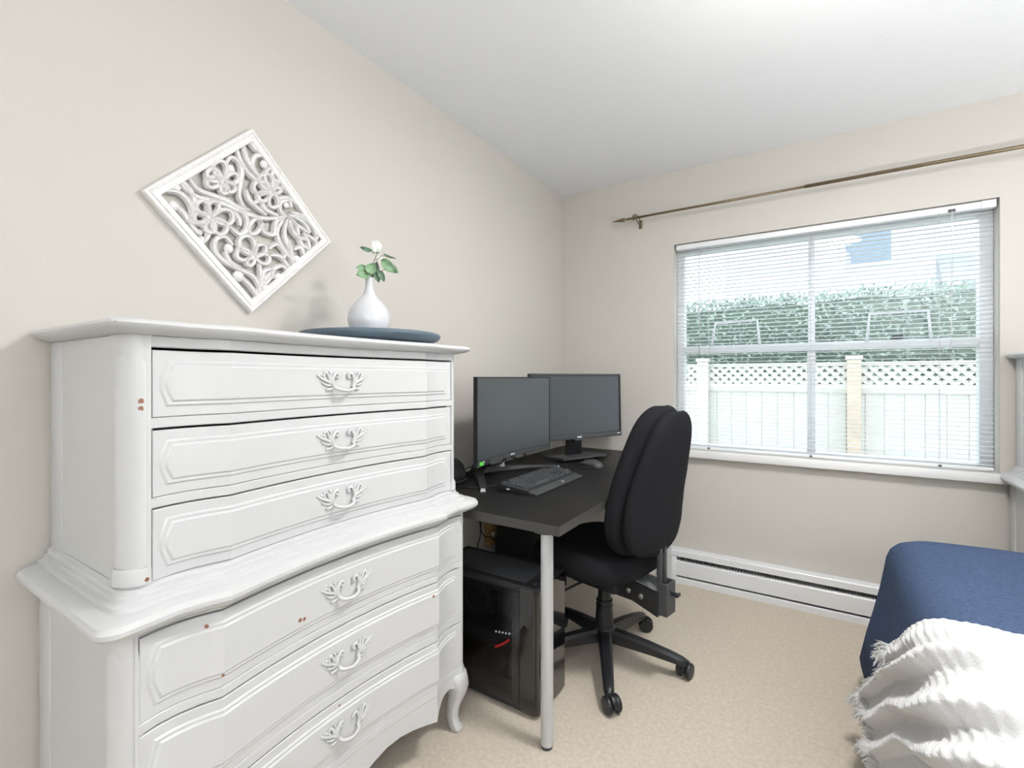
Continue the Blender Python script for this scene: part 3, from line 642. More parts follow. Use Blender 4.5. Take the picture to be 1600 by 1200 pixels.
# local monitor frame: +X towards the viewer, Y along the width, Z up (bottom of the panel at z=0)
def curved_monitor():
    Wd, Hh, R = .655, .370, 1.7
    t = thing('curved_monitor', 'curved black monitor with a green sticker, nearest the chest', 'monitor', (-1.205, 1.875, DZ))
    mt = Matrix.Translation((-1.205, 1.875, .833)) @ Matrix.Rotation(math.radians(1.5), 4, 'Z')
    def arc(s): return R - math.sqrt(R * R - s * s)          # the ends come forward
    ss = [-Wd / 2 + Wd * k / 24 for k in range(25)]
    def strip(y0, y1, z0, z1, x0, x1):
        L_ = []
        for k in range(25):
            s = y0 + (y1 - y0) * k / 24; c = arc(s); L_.append([Vector((c + x0, s, z0)), Vector((c + x1, s, z0)), Vector((c + x1, s, z1)), Vector((c + x0, s, z1))])
        return xf(loft(L_), mt)
    mesh('housing', strip(-Wd / 2, Wd / 2, 0, Hh, -.016, .0), 'plastic_black', t, angle=30)
    mesh('screen', strip(-Wd / 2 + .006, Wd / 2 - .006, .022, Hh - .006, -.001, .0015), 'screen_off', t, angle=30)
    mesh('chin', strip(-Wd / 2, Wd / 2, 0, .020, -.002, .004), 'plastic_grey', t, angle=30)
    for b in ((-Wd / 2, Wd / 2, Hh - .005, Hh),): mesh('bezel', strip(*b, -.002, .003), 'plastic_black', t, angle=30)
    for s0, s1 in ((-Wd / 2, -Wd / 2 + .005), (Wd / 2 - .005, Wd / 2)): mesh('bezel', strip(s0, s1, .02, Hh - .005, -.002, .003), 'plastic_black', t, angle=30)
    loops = []
    for q, ins in ((-.015, .0), (-.03, .05), (-.05, .12), (-.056, .17)):
        lp = []
        for k in range(32):
            a = 2 * PI * k / 32; s = (Wd / 2 - ins) * math.copysign(abs(math.cos(a)) ** .35, math.cos(a)); z = Hh / 2 + (Hh / 2 - ins * .6) * math.copysign(abs(math.sin(a)) ** .35, math.sin(a))
            lp.append(mt @ Vector((arc(s) * (1 if q > -.02 else .4) + q, s, z)))
        loops.append(lp)
    V_, F_ = loft(loops, cap=False); F_.append([96 + i for i in range(32)])
    mesh('back_shell', (V_, F_), 'plastic_black', t, angle=40)
    def flat(y, z, w, h, m, nm, x=.0042):
        c = arc(y); mesh(nm, xf(boxvf(c + x, c + x + .0006, y - w / 2, y + w / 2, z - h / 2, z + h / 2), mt), m, t)
    flat(.0, .011, .036, .006, 'mark_white', 'brand_mark'); flat(-.292, .012, .030, .015, 'mark_green', 'sticker', .006); flat(-.268, .016, .010, .006, 'mark_white', 'sticker_mark', .006)
    flat(-.262, .012, .085, .016, 'plastic_black', 'sticker_backing', .0045)
    # stand: slanted column and two splayed legs
    c0 = Vector((-1.372, 1.838, DZ)); top = Vector((-1.262, 1.868, 1.03))
    mesh('stand_column', loft([[c0 + (top - c0) * q + Vector((dx * a, dy * w, 0)) for dx, dy in ((-1, -1), (1, -1), (1, 1), (-1, 1))] for q, a, w in ((0, .026, .048), (.35, .020, .036), (1, .015, .026))]), 'plastic_black', t, angle=30)
    for f, nm in ((Vector((-1.140, 1.558, DZ)), 'near'), (Vector((-1.13, 2.19, DZ)), 'far')):
        dv = (f - c0); s = Vector((-dv.y, dv.x, 0)).normalized(); L_ = []
        for q, h, w in ((-.05, .034, .026), (.15, .034, .025), (.6, .025, .021), (.94, .015, .016), (1, .010, .014)):
            p = c0 + dv * q; zb = .004 + .010 * math.sin(PI * max(0, min(1, q))); L_.append([p - s * w + Vector((0, 0, zb)), p + s * w + Vector((0, 0, zb)), p + s * w * .7 + Vector((0, 0, h)), p - s * w * .7 + Vector((0, 0, h))])
        lg = mesh('stand_leg', loft(L_), 'plastic_black', t, angle=30)
        p = c0 + dv * 1.0; u_ = dv.normalized()
        mesh('foot_tip', loft([[p + u_ * a - s * .011 + Vector((0, 0, b)), p + u_ * a + s * .011 + Vector((0, 0, b)), p + u_ * a + s * .008 + Vector((0, 0, b2)), p + u_ * a - s * .008 + Vector((0, 0, b2))] for a, b, b2 in ((-.002, .001, .012), (.006, .0, .009))]), 'leg_silver', lg)
    mesh('joystick_hub', tube([mt @ Vector((-.045, .0, -.004)), mt @ Vector((-.03, 0, -.012))], .012, 10), 'plastic_black', t, True)
    mesh('stand_neck', lathe([(.001, .03), (.018, .03), (.013, .06), (.011, .085), (.001, .085)], (-1.30, 1.93, DZ), 20), 'leg_silver', t, angle=40)
    return t
curved_monitor()
def flat_monitor():
    A, B = Vector((-1.278, 2.18)), Vector((-1.0, 2.773)); C2 = (A + B) / 2; ang = math.atan2(B.y - A.y, B.x - A.x) - PI / 2
    t = thing('flat_monitor', 'flat black monitor with a thick bottom bezel in the corner', 'monitor', (C2.x, C2.y, DZ))
    Wd, Hh = .655, .369; mt = Matrix.Translation((C2.x, C2.y, .853)) @ Matrix.Rotation(ang, 4, 'Z') @ Matrix.Rotation(math.radians(-1.5), 4, 'Y')
    def bx(nm, x0, x1, y0, y1, z0, z1, m, bev=.002, par=t): return mesh(nm, xf(boxvf(x0, x1, y0, y1, z0, z1, bev), mt), m, par, angle=35)
    bx('housing', -.030, -.002, -Wd / 2, Wd / 2, 0, Hh, 'plastic_black')
    bx('screen', -.003, -.0005, -Wd / 2 + .013, Wd / 2 - .013, .030, Hh - .013, 'screen_off', 0)
    bx('bezel', -.006, .003, -Wd / 2, Wd / 2, Hh - .012, Hh, 'plastic_grey', .0015); bx('chin', -.006, .004, -Wd / 2, Wd / 2, 0, .028, 'plastic_grey', .0015)
    for s0, s1 in ((-Wd / 2, -Wd / 2 + .012), (Wd / 2 - .012, Wd / 2)): bx('bezel', -.006, .003, s0, s1, .029, Hh - .0125, 'plastic_black', .0015)
    bx('sensor_tab', -.004, .008, -.035, .035, -.008, .002, 'plastic_grey'); bx('brand_mark', .0042, .0048, -.016, .016, .008, .016, 'mark_white', 0); bx('model_mark', .0042, .0048, Wd / 2 - .035, Wd / 2 - .012, .014, .020, 'mark_white', 0)
    bx('back_shell', -.062, -.031, -.20, .20, .04, .30, 'plastic_black', .012)
    m2 = Matrix.Translation((C2.x, C2.y, DZ)) @ Matrix.Rotation(ang, 4, 'Z')
    mesh('stand_neck', xf(loft([[Vector((x - .012, -w, z)), Vector((x + .012, -w, z)), Vector((x + .012, w, z)), Vector((x - .012, w, z))] for x, z, w in ((-.055, .018, .055), (-.05, .06, .050), (-.046, .13, .047), (-.045, .22, .045))]), m2), 'gloss_black', t, angle=30)
    mesh('stand_base', xf(loft([[Vector((x, -.157, z0)), Vector((x, .157, z0)), Vector((x, .157, z1)), Vector((x, -.157, z1))] for x, z0, z1 in ((-.125, .001, .012), (-.05, .001, .019), (.050, .010, .0235), (.057, .012, .0235))]), m2), 'plastic_grey', t, angle=25)
    mesh('base_support', xf(boxvf(-.12, .02, -.14, .14, 0.0002, .012, .002), m2), 'plastic_black', t, angle=30)
flat_monitor()

# ================================================================ KEYBOARD AND MOUSE
kb = thing('keyboard', 'black mechanical keyboard with a slanted wrist rest on the desk', 'keyboard', (-1.0, 1.822, DZ))
KX0, KX1, KY0, KY1 = -1.098, -.958, 1.602, 2.046   # back, front, left, right
def kbz(x): return DZ + .016 + (KX1 - x) * .085
mesh('case', loft([[Vector((x, y, z)) for x, z in ((KX0, DZ + .003), (KX1 + .003, DZ + .002), (KX1 + .003, kbz(KX1) - .002), (KX1, kbz(KX1)), (KX0 + .004, kbz(KX0)), (KX0, kbz(KX0) - .004))] for y in (KY0, KY1)]), 'plastic_black', kb, angle=30)
mesh('wrist_rest', loft([[Vector((x, y + e * .012 * (1 if y > 1.8 else -1) * .0, z)) for x, z, e in ((KX1 + .003, DZ + .002, 0), (-.918, DZ + .001, 1), (-.917, DZ + .004, 1), (KX1 + .003, kbz(KX1) - .003, 0))] for y in (KY0 + .006, KY1 - .006)]), 'plastic_grey', kb, angle=20)
box('port', -1.055, -1.04, KY0 - .0006, KY0 + .001, DZ + .010, DZ + .016, 'mark_white', kb); box('port', -1.032, -1.026, KY0 - .0006, KY0 + .001, DZ + .010, DZ + .016, 'plastic_grey', kb)
q = .5 * (KY0 + KY1); mesh('brand_mark', loft([[Vector((-.936, y, DZ + .0125)), Vector((-.928, y, DZ + .0098)), Vector((-.928, y, DZ + .0106)), Vector((-.936, y, DZ + .0133))] for y in (q + .03, q + .040)]), 'mark_white', kb)
def keymesh(w):
    h = .0155 / 2
    return loft([[Vector((sx * a, sy * b, z)) for sx, sy in ((-1, -1), (1, -1), (1, 1), (-1, 1))] for a, b, z in ((h + .0008, w / 2 + .0008, 0), (h, w / 2, .004), (h - .0020, w / 2 - .0020, .0085), (h - .0028, w / 2 - .0028, .009))])
kcache = {}
U = .0192; tilt = math.atan(.085)
def key(row, col, w):
    x = KX0 + .015 + row * .0193 + (.004 if row > 0 else 0); y = KY0 + .016 + (col + w / 2) * U
    kw = round(w * U - .0036, 4)
    if kw not in kcache:
        o = mesh('key', keymesh(kw), 'key_cap', kb, angle=20); kcache[kw] = o.data
        bpy.data.objects.remove(o)
    me = kcache[kw]; o = bpy.data.objects.new('key', me); COL.objects.link(o); o.parent = kb; ORG[o.name] = org(kb)
    o.location = Vector((x, y, kbz(x) + .0002)) ; o.rotation_euler = (0, tilt, 0)
# key meshes are stored relative to the keyboard origin, so rebuild them centred
_old = org(kb); ORG[kb.name] = Vector((0, 0, 0))
def keyrow(r, L_):
    c = 0
    for w in L_:
        if w < 0: c += -w
        else: key(r, c, w); c += w
keyrow(0, [1, -1, 1, 1, 1, 1, -.5, 1, 1, 1, 1, -.5, 1, 1, 1, 1, -.25, 1, 1, 1])
keyrow(1, [1] * 13 + [2, -.25, 1, 1, 1, -.25, 1, 1, 1, 1])
keyrow(2, [1.5] + [1] * 12 + [1.5, -.25, 1, 1, 1, -.25, 1, 1, 1, 1])
keyrow(3, [1.75] + [1] * 11 + [2.25, -3.5, 1, 1, 1])
keyrow(4, [2.25] + [1] * 10 + [2.75, -1.25, 1, -1.25, 1, 1, 1, 1])
keyrow(5, [1.25, 1.25, 1.25, 6.25, 1.25, 1.25, 1.25, 1.25, -.25, 1, 1, 1, -.25, 2, 1])
for o in list(kb.children):
    if o.name.startswith('key') and o.data.name.startswith('key'): o.location = o.location - _old
ORG[kb.name] = _old
ms = thing('computer_mouse', 'black computer mouse on the desk right of the keyboard', 'mouse', (-.985, 2.292, DZ))
loops = []
for x, w, h in ((-.062, .010, .012), (-.058, .024, .018), (-.045, .029, .026), (-.02, .029, .036), (.005, .030, .0395), (.03, .031, .034), (.05, .026, .022), (.060, .014, .012)):
    loops.append([Vector((-.985 + x, 2.292 + w * math.copysign(abs(math.cos(a)) ** .7, math.cos(a)), DZ + .001 + (h * max(0, math.sin(a)) ** .75))) for a in [PI * k / 12 for k in range(13)]] + [Vector((-.985 + x, 2.292 - w, DZ + .0008)), Vector((-.985 + x, 2.292 + w, DZ + .0008))])
mesh('shell', loft(loops), 'plastic_grey', ms, True)
mesh('scroll_wheel', tube([(-1.018, 2.289, DZ + .034), (-1.018, 2.295, DZ + .034)], .008, 14), 'plastic_black', ms, angle=40)
for sg in (-1, 1): mesh('side_grip', loft([[Vector((-.985 + x, 2.292 + sg * (w - .0005), DZ + .004)), Vector((-.985 + x, 2.292 + sg * (w + .0016), DZ + .010)), Vector((-.985 + x, 2.292 + sg * (w + .0008), DZ + .018))] for x, w in ((-.045, .0285), (-.01, .0288), (.03, .0305))]), 'plastic_black', ms, True)
# cables lying on the desk
def cable(label, pts, r=.0022, m='cable_black', cat='cable', group=None, n=8):
    o = mesh('cable', tube(smooth_path(pts, n), r, 7), m, None, True); return tag(o, label, cat, group)
cz = DZ + .0026
cable('thin black mouse cable running back from the mouse', [(-1.05, 2.292, DZ + .008), (-1.09, 2.29, cz), (-1.13, 2.24, cz), (-1.17, 2.17, cz), (-1.30, 2.12, cz), (-1.42, 2.1, cz)])
cable('black keyboard cable lying behind the keyboard on the desk', [(-1.098, 1.80, DZ + .012), (-1.125, 1.79, cz), (-1.14, 1.70, cz), (-1.19, 1.60, cz), (-1.28, 1.555, cz), (-1.42, 1.54, cz)], .003)
cable('black cable looping down behind the curved monitor', [on_x(742, 728, -1.30), on_x(732, 731, -1.34), on_x(724, 737, -1.40), Vector((-1.42, 1.76, cz))], .0022)
cable('tangle of black cable hanging under the curved monitor', [on_x(766, 728, -1.26), on_x(782, 724, -1.27), on_x(790, 715, -1.26), on_x(802, 714, -1.26), on_x(812, 719, -1.26), on_x(820, 712, -1.27), on_x(818, 704, -1.28)], .004)
# rounded dark device at the left end of the desk
sp_c = Vector((-1.385, 1.655, DZ))
rd = thing('desk_speaker', 'rounded dark device on the desk just past the white chest', 'speaker', sp_c)
mesh('body', lathe([(.001, .0), (.052, .0), (.060, .006), (.064, .022), (.062, .045), (.054, .068), (.040, .085), (.022, .096), (.001, .099)], sp_c, 32), 'plastic_soft', rd, True)
mesh('base_ring', lathe([(.054, .0002), (.066, .0002), (.068, .004), (.064, .008), (.054, .008)], sp_c, 32), 'plastic_grey', rd, True)

# ================================================================ PC TOWER
pc = thing('computer_tower', 'glossy black computer tower with a glass side panel under the desk', 'computer', (-1.05, 1.55, 0))
PX0, PX1, PY0, PY1, PH = -1.30, -.822, 1.442, 1.664, .466
for nm, b, m in (('base_plate', (PX0, PX1 - .05, PY0 + .004, PY1, .014, .030), 'plastic_black'), ('back_wall', (PX0, PX0 + .006, PY0 + .004, PY1, .03, PH - .03), 'plastic_black'),
                 ('far_side', (PX0 + .006, PX1 - .05, PY1 - .006, PY1, .03, PH - .03), 'plastic_black'), ('motherboard_tray', (PX0 + .006, PX1 - .08, PY1 - .045, PY1 - .040, .03, PH - .03), 'circuit')):
    box(nm, *b, m, pc, .001, 1)
tpn = box('top_panel', PX0, PX1 - .004, PY0 + .001, PY1, PH - .03, PH - .004, 'plastic_soft', pc, .006)
box('dust_filter', PX0 + .03, PX1 - .065, PY0 + .03, PY1 - .03, PH - .006, PH - .001, 'plastic_grey', tpn, .002)
for k in range(3): mesh('button', lathe([(.001, 0), (.006, 0), (.006, .002), (.001, .003)], (PX1 - .032, PY0 + .04 + k * .022, PH - .005), 12), 'gloss_black', tpn, True)
box('usb_port', PX1 - .038, PX1 - .024, PY1 - .075, PY1 - .062, PH - .005, PH - .003, 'steel', tpn)
mesh('front_panel', loft([[Vector((PX1 - .07, PY0, z)), Vector((PX1 - .022, PY0, z))] + [Vector((PX1 - .022 + .022 * math.sin(a), PY0 + .022 - .022 * math.cos(a), z)) for a in [PI / 2 * k / 6 for k in range(1, 7)]] + [Vector((PX1, PY1 - .008, z)), Vector((PX1 - .008, PY1, z)), Vector((PX1 - .07, PY1, z))] for z in (.016, PH - .012)]), 'gloss_black', pc, angle=30)
for x0, x1, z0, z1 in ((PX0, PX0 + .03, .03, PH - .03), (PX1 - .105, PX1 - .071, .03, PH - .03), (PX0 + .03, PX1 - .105, .03, .06), (PX0 + .03, PX1 - .105, PH - .048, PH - .03)):
    box('side_frame', x0, x1, PY0 + .001, PY0 + .006, z0, z1, 'plastic_black', pc, .001, 1)
box('glass_panel', PX0 + .006, PX1 - .074, PY0 - .003, PY0 + .0005, .034, PH - .032, 'case_glass', pc)
gx, gz = -1.02, .235
gc = box('graphics_card', -1.26, gx + .06, PY0 + .035, PY1 - .045, gz - .05, gz - .008, 'plastic_black', pc, .004)
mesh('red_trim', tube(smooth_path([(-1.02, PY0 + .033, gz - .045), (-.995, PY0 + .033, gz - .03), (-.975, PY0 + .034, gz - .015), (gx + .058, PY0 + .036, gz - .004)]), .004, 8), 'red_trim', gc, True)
for k in range(6): mesh('pin', ball((-1.03 + k * .015, PY0 + .05, gz + .002 + k * .002), .0036, 6), 'pin_glow', gc, True)
mesh('cpu_cooler', join(tube([(-1.12, PY0 + .05, .345), (-1.12, PY1 - .05, .345)], .058, 28), boxvf(-1.18, -1.06, PY0 + .06, PY1 - .05, .285, .405, .004)), 'plastic_black', pc, angle=40)
mesh('fan_ring', tube([(-1.12 + .054 * math.cos(a), PY0 + .048, .345 + .054 * math.sin(a)) for a in [2 * PI * k / 32 for k in range(32)]], .004, 8, True), 'plastic_grey', pc, True)
box('memory_stick', -1.035, -1.028, PY0 + .07, PY1 - .05, .30, .42, 'plastic_grey', pc, .001, 1); box('memory_stick', -1.018, -1.011, PY0 + .07, PY1 - .05, .30, .42, 'plastic_grey', pc, .001, 1)
box('power_supply', -1.28, -1.13, PY0 + .03, PY1 - .04, .031, .115, 'plastic_black', pc, .002)
for x, y in ((PX0 + .04, PY0 + .03), (PX0 + .04, PY1 - .03), (PX1 - .09, PY0 + .03), (PX1 - .09, PY1 - .03)): box('foot', x - .018, x + .018, y - .012, y + .012, 0, .0142, 'plastic_grey', pc, .003)

# hanging cables, power strip and dark bag under the desk
WXL = XL + .02
for i, (lab, pts) in enumerate((('black cable slanting from the desk top down to the power strip', [(744, 812), (752, 829), (768, 840), (778, 847)]), ('thin black cable slanting down the wall beside the chest', [(755, 812), (751, 830), (747, 850), (745, 880)]),
        ('black cable drooping in a loop across the power strip', [(772, 842), (780, 847), (790, 847), (800, 838), (803, 826), (799, 822)]), ('black cable hanging vertically in front of the power strip', [(777, 816), (777, 835), (775, 860), (775, 890)]),
        ('forked black cable hanging from the desk near the dark bag', [(806, 822), (801, 835), (805, 846), (808, 862)]))):
    P_ = [on_x(px, py, -1.40 - .012 * i) for px, py in pts]
    if i in (0, 1, 3): P_[0].z = DZ - .036
    cable(lab, P_, .0026)
cable('short white cable bending behind the computer tower', [on_x(782, 847, -1.42), on_x(786, 852, -1.42), on_x(788, 862, -1.42), on_x(789, 885, -1.42)], .003, 'cable_white')
a = on_x(763, 840, XL + .03); b = on_x(775, 840, XL + .03)
ps = thing('power_strip', 'tan power strip fixed upright on the wall under the desk', 'power strip', (XL + .02, (a.y + b.y) / 2, .35))
box('body', XL + .001, XL + .035, a.y, b.y, .32, .69, 'strip_beige', ps, .006)
for k in range(5): mesh('socket', lathe([(.001, 0), (.012, 0), (.012, .003), (.001, .003)], (0, 0, 0), 14), 'cable_white', ps, True).matrix_local = Matrix.Translation((.0155, 0, .03 + k * .065)) @ Matrix.Rotation(PI / 2, 4, 'Y')
for o in ps.children:
    if o.name.startswith('socket'):
        for v in o.data.vertices: v.co += ORG[ps.name]
loops = []
bc = Vector((-1.30, 2.20, 0))
for k in range(11):
    z = .0005 + .60 * k / 10; f = [.9, 1.0, 1.04, 1.05, 1.04, 1.02, .98, .93, .84, .62, .25][k]
    loops.append([bc + Vector((.135 * f * math.copysign(abs(math.cos(a)) ** .6, math.cos(a)) * (1 + .05 * noise.noise(Vector((math.cos(a) * 2, math.sin(a) * 2, z * 6)))), .20 * f * math.copysign(abs(math.sin(a)) ** .6, math.sin(a)), z)) for a in [2 * PI * j / 28 for j in range(28)]])
bgp = thing('backpack', 'black rounded bag standing in the shadow under the desk', 'bag', bc)
mesh('body', loft(loops), 'bag_black', bgp, True)
mesh('top_handle', tube(smooth_path([bc + Vector((0, -.03, .595)), bc + Vector((0, -.025, .62)), bc + Vector((0, .025, .62)), bc + Vector((0, .03, .595))]), .006, 8), 'bag_black', bgp, True)
mesh('front_pocket', loft([[bc + Vector((.125 + d * (1 if k else 0), w * .13, z)) for w, z in ((-1, .08), (1, .08), (1.02, .25), (.8, .33), (-.8, .33), (-1.02, .25))] for k, d in ((0, 0), (1, .03))]), 'bag_black', bgp, angle=40)

# ================================================================ OFFICE CHAIR
CH = Vector((-.77, 1.93, 0)); CA = math.radians(168)
ch = thing('office_chair', 'black fabric office chair with a tall padded back turned to the desk', 'chair', CH, CA, local=True)
# base: five legs with twin-wheel casters
hub = mesh('base_hub', lathe([(.001, .085), (.034, .085), (.052, .100), (.056, .118), (.046, .136), (.038, .148), (.001, .148)], (0, 0, 0), 30), 'chair_plastic', ch, True)
wl = lathe([(.001, -.010), (.022, -.010), (.029, -.007), (.031, -.003), (.031, .005), (.028, .009), (.018, .0105), (.001, .0105)], (0, 0, 0), 24)
wl = ([Vector((p.x, p.z, p.y)) for p in wl[0]], wl[1])
for k in range(5):
    a = math.radians(-65.4 + 72 * k) - CA; e = Vector((math.cos(a), math.sin(a), 0)); s = Vector((-e.y, e.x, 0)); L_ = []
    for r, w, z0, z1 in ((.03, .029, .088, .140), (.09, .026, .083, .132), (.18, .0235, .076, .118), (.27, .021, .066, .100), (.315, .0195, .060, .088), (.335, .014, .060, .080), (.341, .006, .062, .074)):
        c = e * r; L_.append([c - s * w + Vector((0, 0, z0)), c + s * w + Vector((0, 0, z0)), c + s * w + Vector((0, 0, z1 - .012)), c + s * w * .62 + Vector((0, 0, z1 - .002)), c + Vector((0, 0, z1)), c - s * w * .62 + Vector((0, 0, z1 - .002)), c - s * w + Vector((0, 0, z1 - .012))])
    mesh('leg', loft(L_), 'chair_plastic', ch, angle=35)
    c = e * .318; ca = [a + .5, a + 1.25, a - .9, a + 2.2, a + PI - .3][k]; cm = Matrix.Translation(c) @ Matrix.Rotation(ca, 4, 'Z')
    cs = mesh('caster', xf(join(cyl((0, 0, .04), (0, 0, .066), .008, 10), loft([[Vector((.018 + .034 * math.cos(q) * f, w, .034 + .034 * math.sin(q) * f)) for q in [math.radians(-10 + 20 * j) for j in range(11)]] + [Vector((.018 + .02 * math.cos(q), w, .034 + .012 * math.sin(q))) for q in [math.radians(190 - 20 * j) for j in range(11)]] for w, f in ((-.009, .97), (-.007, 1), (.007, 1), (.009, .97))])), cm), 'chair_plastic', ch, angle=40)
    for sg in (-1, 1): mesh('wheel', xf(wl, cm @ Matrix.Translation((.018, sg * .018, .0312)) @ Matrix.Scale(sg, 4, (0, 1, 0))), 'chair_plastic', cs, angle=40)
mesh('column_cover', lathe([(.001, .14), (.040, .14), (.036, .20), (.034, .228), (.036, .230), (.036, .236), (.033, .238), (.033, .248), (.035, .250), (.034, .256), (.001, .256)], (0, 0, 0), 30), 'chair_plastic', ch, angle=35)
mesh('gas_column', lathe([(.001, .25), (.028, .25), (.026, .33), (.001, .33)], (0, 0, 0), 24), 'chair_plastic', ch, angle=35)
mc = mesh('tilt_mechanism', join(boxvf(-.10, .12, -.075, .075, .322, .395, .010), boxvf(-.02, .16, -.10, .10, .388, .405, .004)), 'plastic_black', ch, angle=35)
mesh('lever', tube(smooth_path([(.02, .07, .36), (.03, .16, .355), (.035, .22, .352), (.04, .24, .35)]), [.005] * 16 + [.010] * 9, 10), 'plastic_black', mc, True)
mesh('back_arm', loft([[Vector((x, -.045, z0)), Vector((x, .045, z0)), Vector((x, .045, z1)), Vector((x, -.045, z1))] for x, z0, z1 in ((-.08, .315, .392), (-.16, .315, .392), (-.235, .295, .385), (-.268, .285, .378))]), 'plastic_black', ch, angle=30)
mesh('arm_cover', loft([[Vector((x, -.047, z)), Vector((x, .047, z)), Vector((x, .047, z + .005)), Vector((x, -.047, z + .005))] for x, z in ((-.125, .4), (-.2, .394), (-.262, .384))]), 'steel_dusty', ch, angle=30)
for x, z in ((-.145, .352), (-.200, .345)):
    for sg in (-1, 1): mesh('bolt', join(cyl((x, sg * .0455, z), (x, sg * .050, z), .011, 14), cyl((x, sg * .050, z), (x, sg * .057, z), .007, 6)), 'steel', ch, angle=40)
mesh('back_bracket', join(boxvf(-.302, -.296, -.030, .030, .292, .415, .001, 1), boxvf(-.302, -.258, -.035, -.029, .292, .415, .001, 1), boxvf(-.302, -.258, .029, .035, .292, .415, .001, 1)), 'plastic_grey', ch, angle=40)
mesh('knob', join(cyl((-.303, 0, .375), (-.325, 0, .375), .008, 12), boxvf(-.334, -.325, -.016, .016, .369, .381, .003)), 'plastic_black', ch, angle=40)
for y in (-.018, .018): box('upright', -.272, -.258, y - .008, y + .008, .34, .555, 'plastic_grey', ch, .002)
box('upright_plate', -.258, -.252, -.020, .020, .40, .57, 'plastic_grey', ch, .002)
# seat
loops = []
for z, f in ((.406, .80), (.409, .90), (.418, .965), (.436, 1.0), (.458, 1.0), (.475, .985), (.490, .95), (.499, .88), (.502, .75), (.500, .5), (.499, .02)):
    lp = []
    for j in range(48):
        a = 2 * PI * j / 48; x = .035 + .245 * f * math.copysign(abs(math.cos(a)) ** .62, math.cos(a)); y = .250 * f * math.copysign(abs(math.sin(a)) ** .62, math.sin(a))
        lp.append(Vector((x, y, z + (.012 * (abs(y) / .25) ** 2 if z > .48 else 0) - (.02 * max(0, (x - .12) / .16) ** 2 if x > .12 else 0))))
    loops.append(lp)
mesh('seat', loft(loops), 'chair_fabric', ch, True)
mesh('seat_shell', xf(loft([[Vector((.035 + (.225 * f) * math.copysign(abs(math.cos(a)) ** .62, math.cos(a)), .23 * f * math.copysign(abs(math.sin(a)) ** .62, math.sin(a)), z)) for a in [2 * PI * j / 40 for j in range(40)]] for z, f in ((.398, .78), (.401, .88), (.410, .94))]), Matrix.Identity(4)), 'plastic_black', ch, True)
# backrest: front cushion and rear panel
ZB0, ZB1 = .505, 1.092
def wid(h): return lerp_table([(0, .172), (.06, .205), (.2, .228), (.35, .228), (.55, .210), (.75, .174), (.9, .146), (1, .120)], h)
def xback(h): return lerp_table([(0, -.205), (.12, -.200), (.25, -.200), (.4, -.210), (.6, -.236), (.8, -.265), (1, -.292)], h)
def pad(x_off, half, wscale, z0, z1, bulge):
    loops = []; n = 26
    for k in range(n + 1):
        g = -math.cos(PI * k / n); h = (g + 1) / 2; e = max(.0, 1 - abs(g) ** 5.5) ** .5; e = max(e, .02)
        zc = z0 + (z1 - z0) * h; wv = wid(h) * wscale * (.35 + .65 * max(0, 1 - abs(g) ** 7) ** .5)
        lp = []
        for j in range(40):
            a = 2 * PI * j / 40; cy = math.copysign(abs(math.cos(a)) ** .55, math.cos(a)); cx = math.copysign(abs(math.sin(a)) ** .7, math.sin(a))
            lp.append(Vector((xback(h) + x_off + half * e * cx + bulge * (cy * cy) , wv * cy, zc)))
        loops.append(lp)
    return loft(loops)
mesh('front_cushion', pad(.012, .050, 1.0, ZB0, ZB1, .022), 'chair_fabric', ch, True)
mesh('rear_panel', pad(-.050, .030, .955, ZB0 + .008, ZB1 - .018, .020), 'chair_fabric', ch, True)

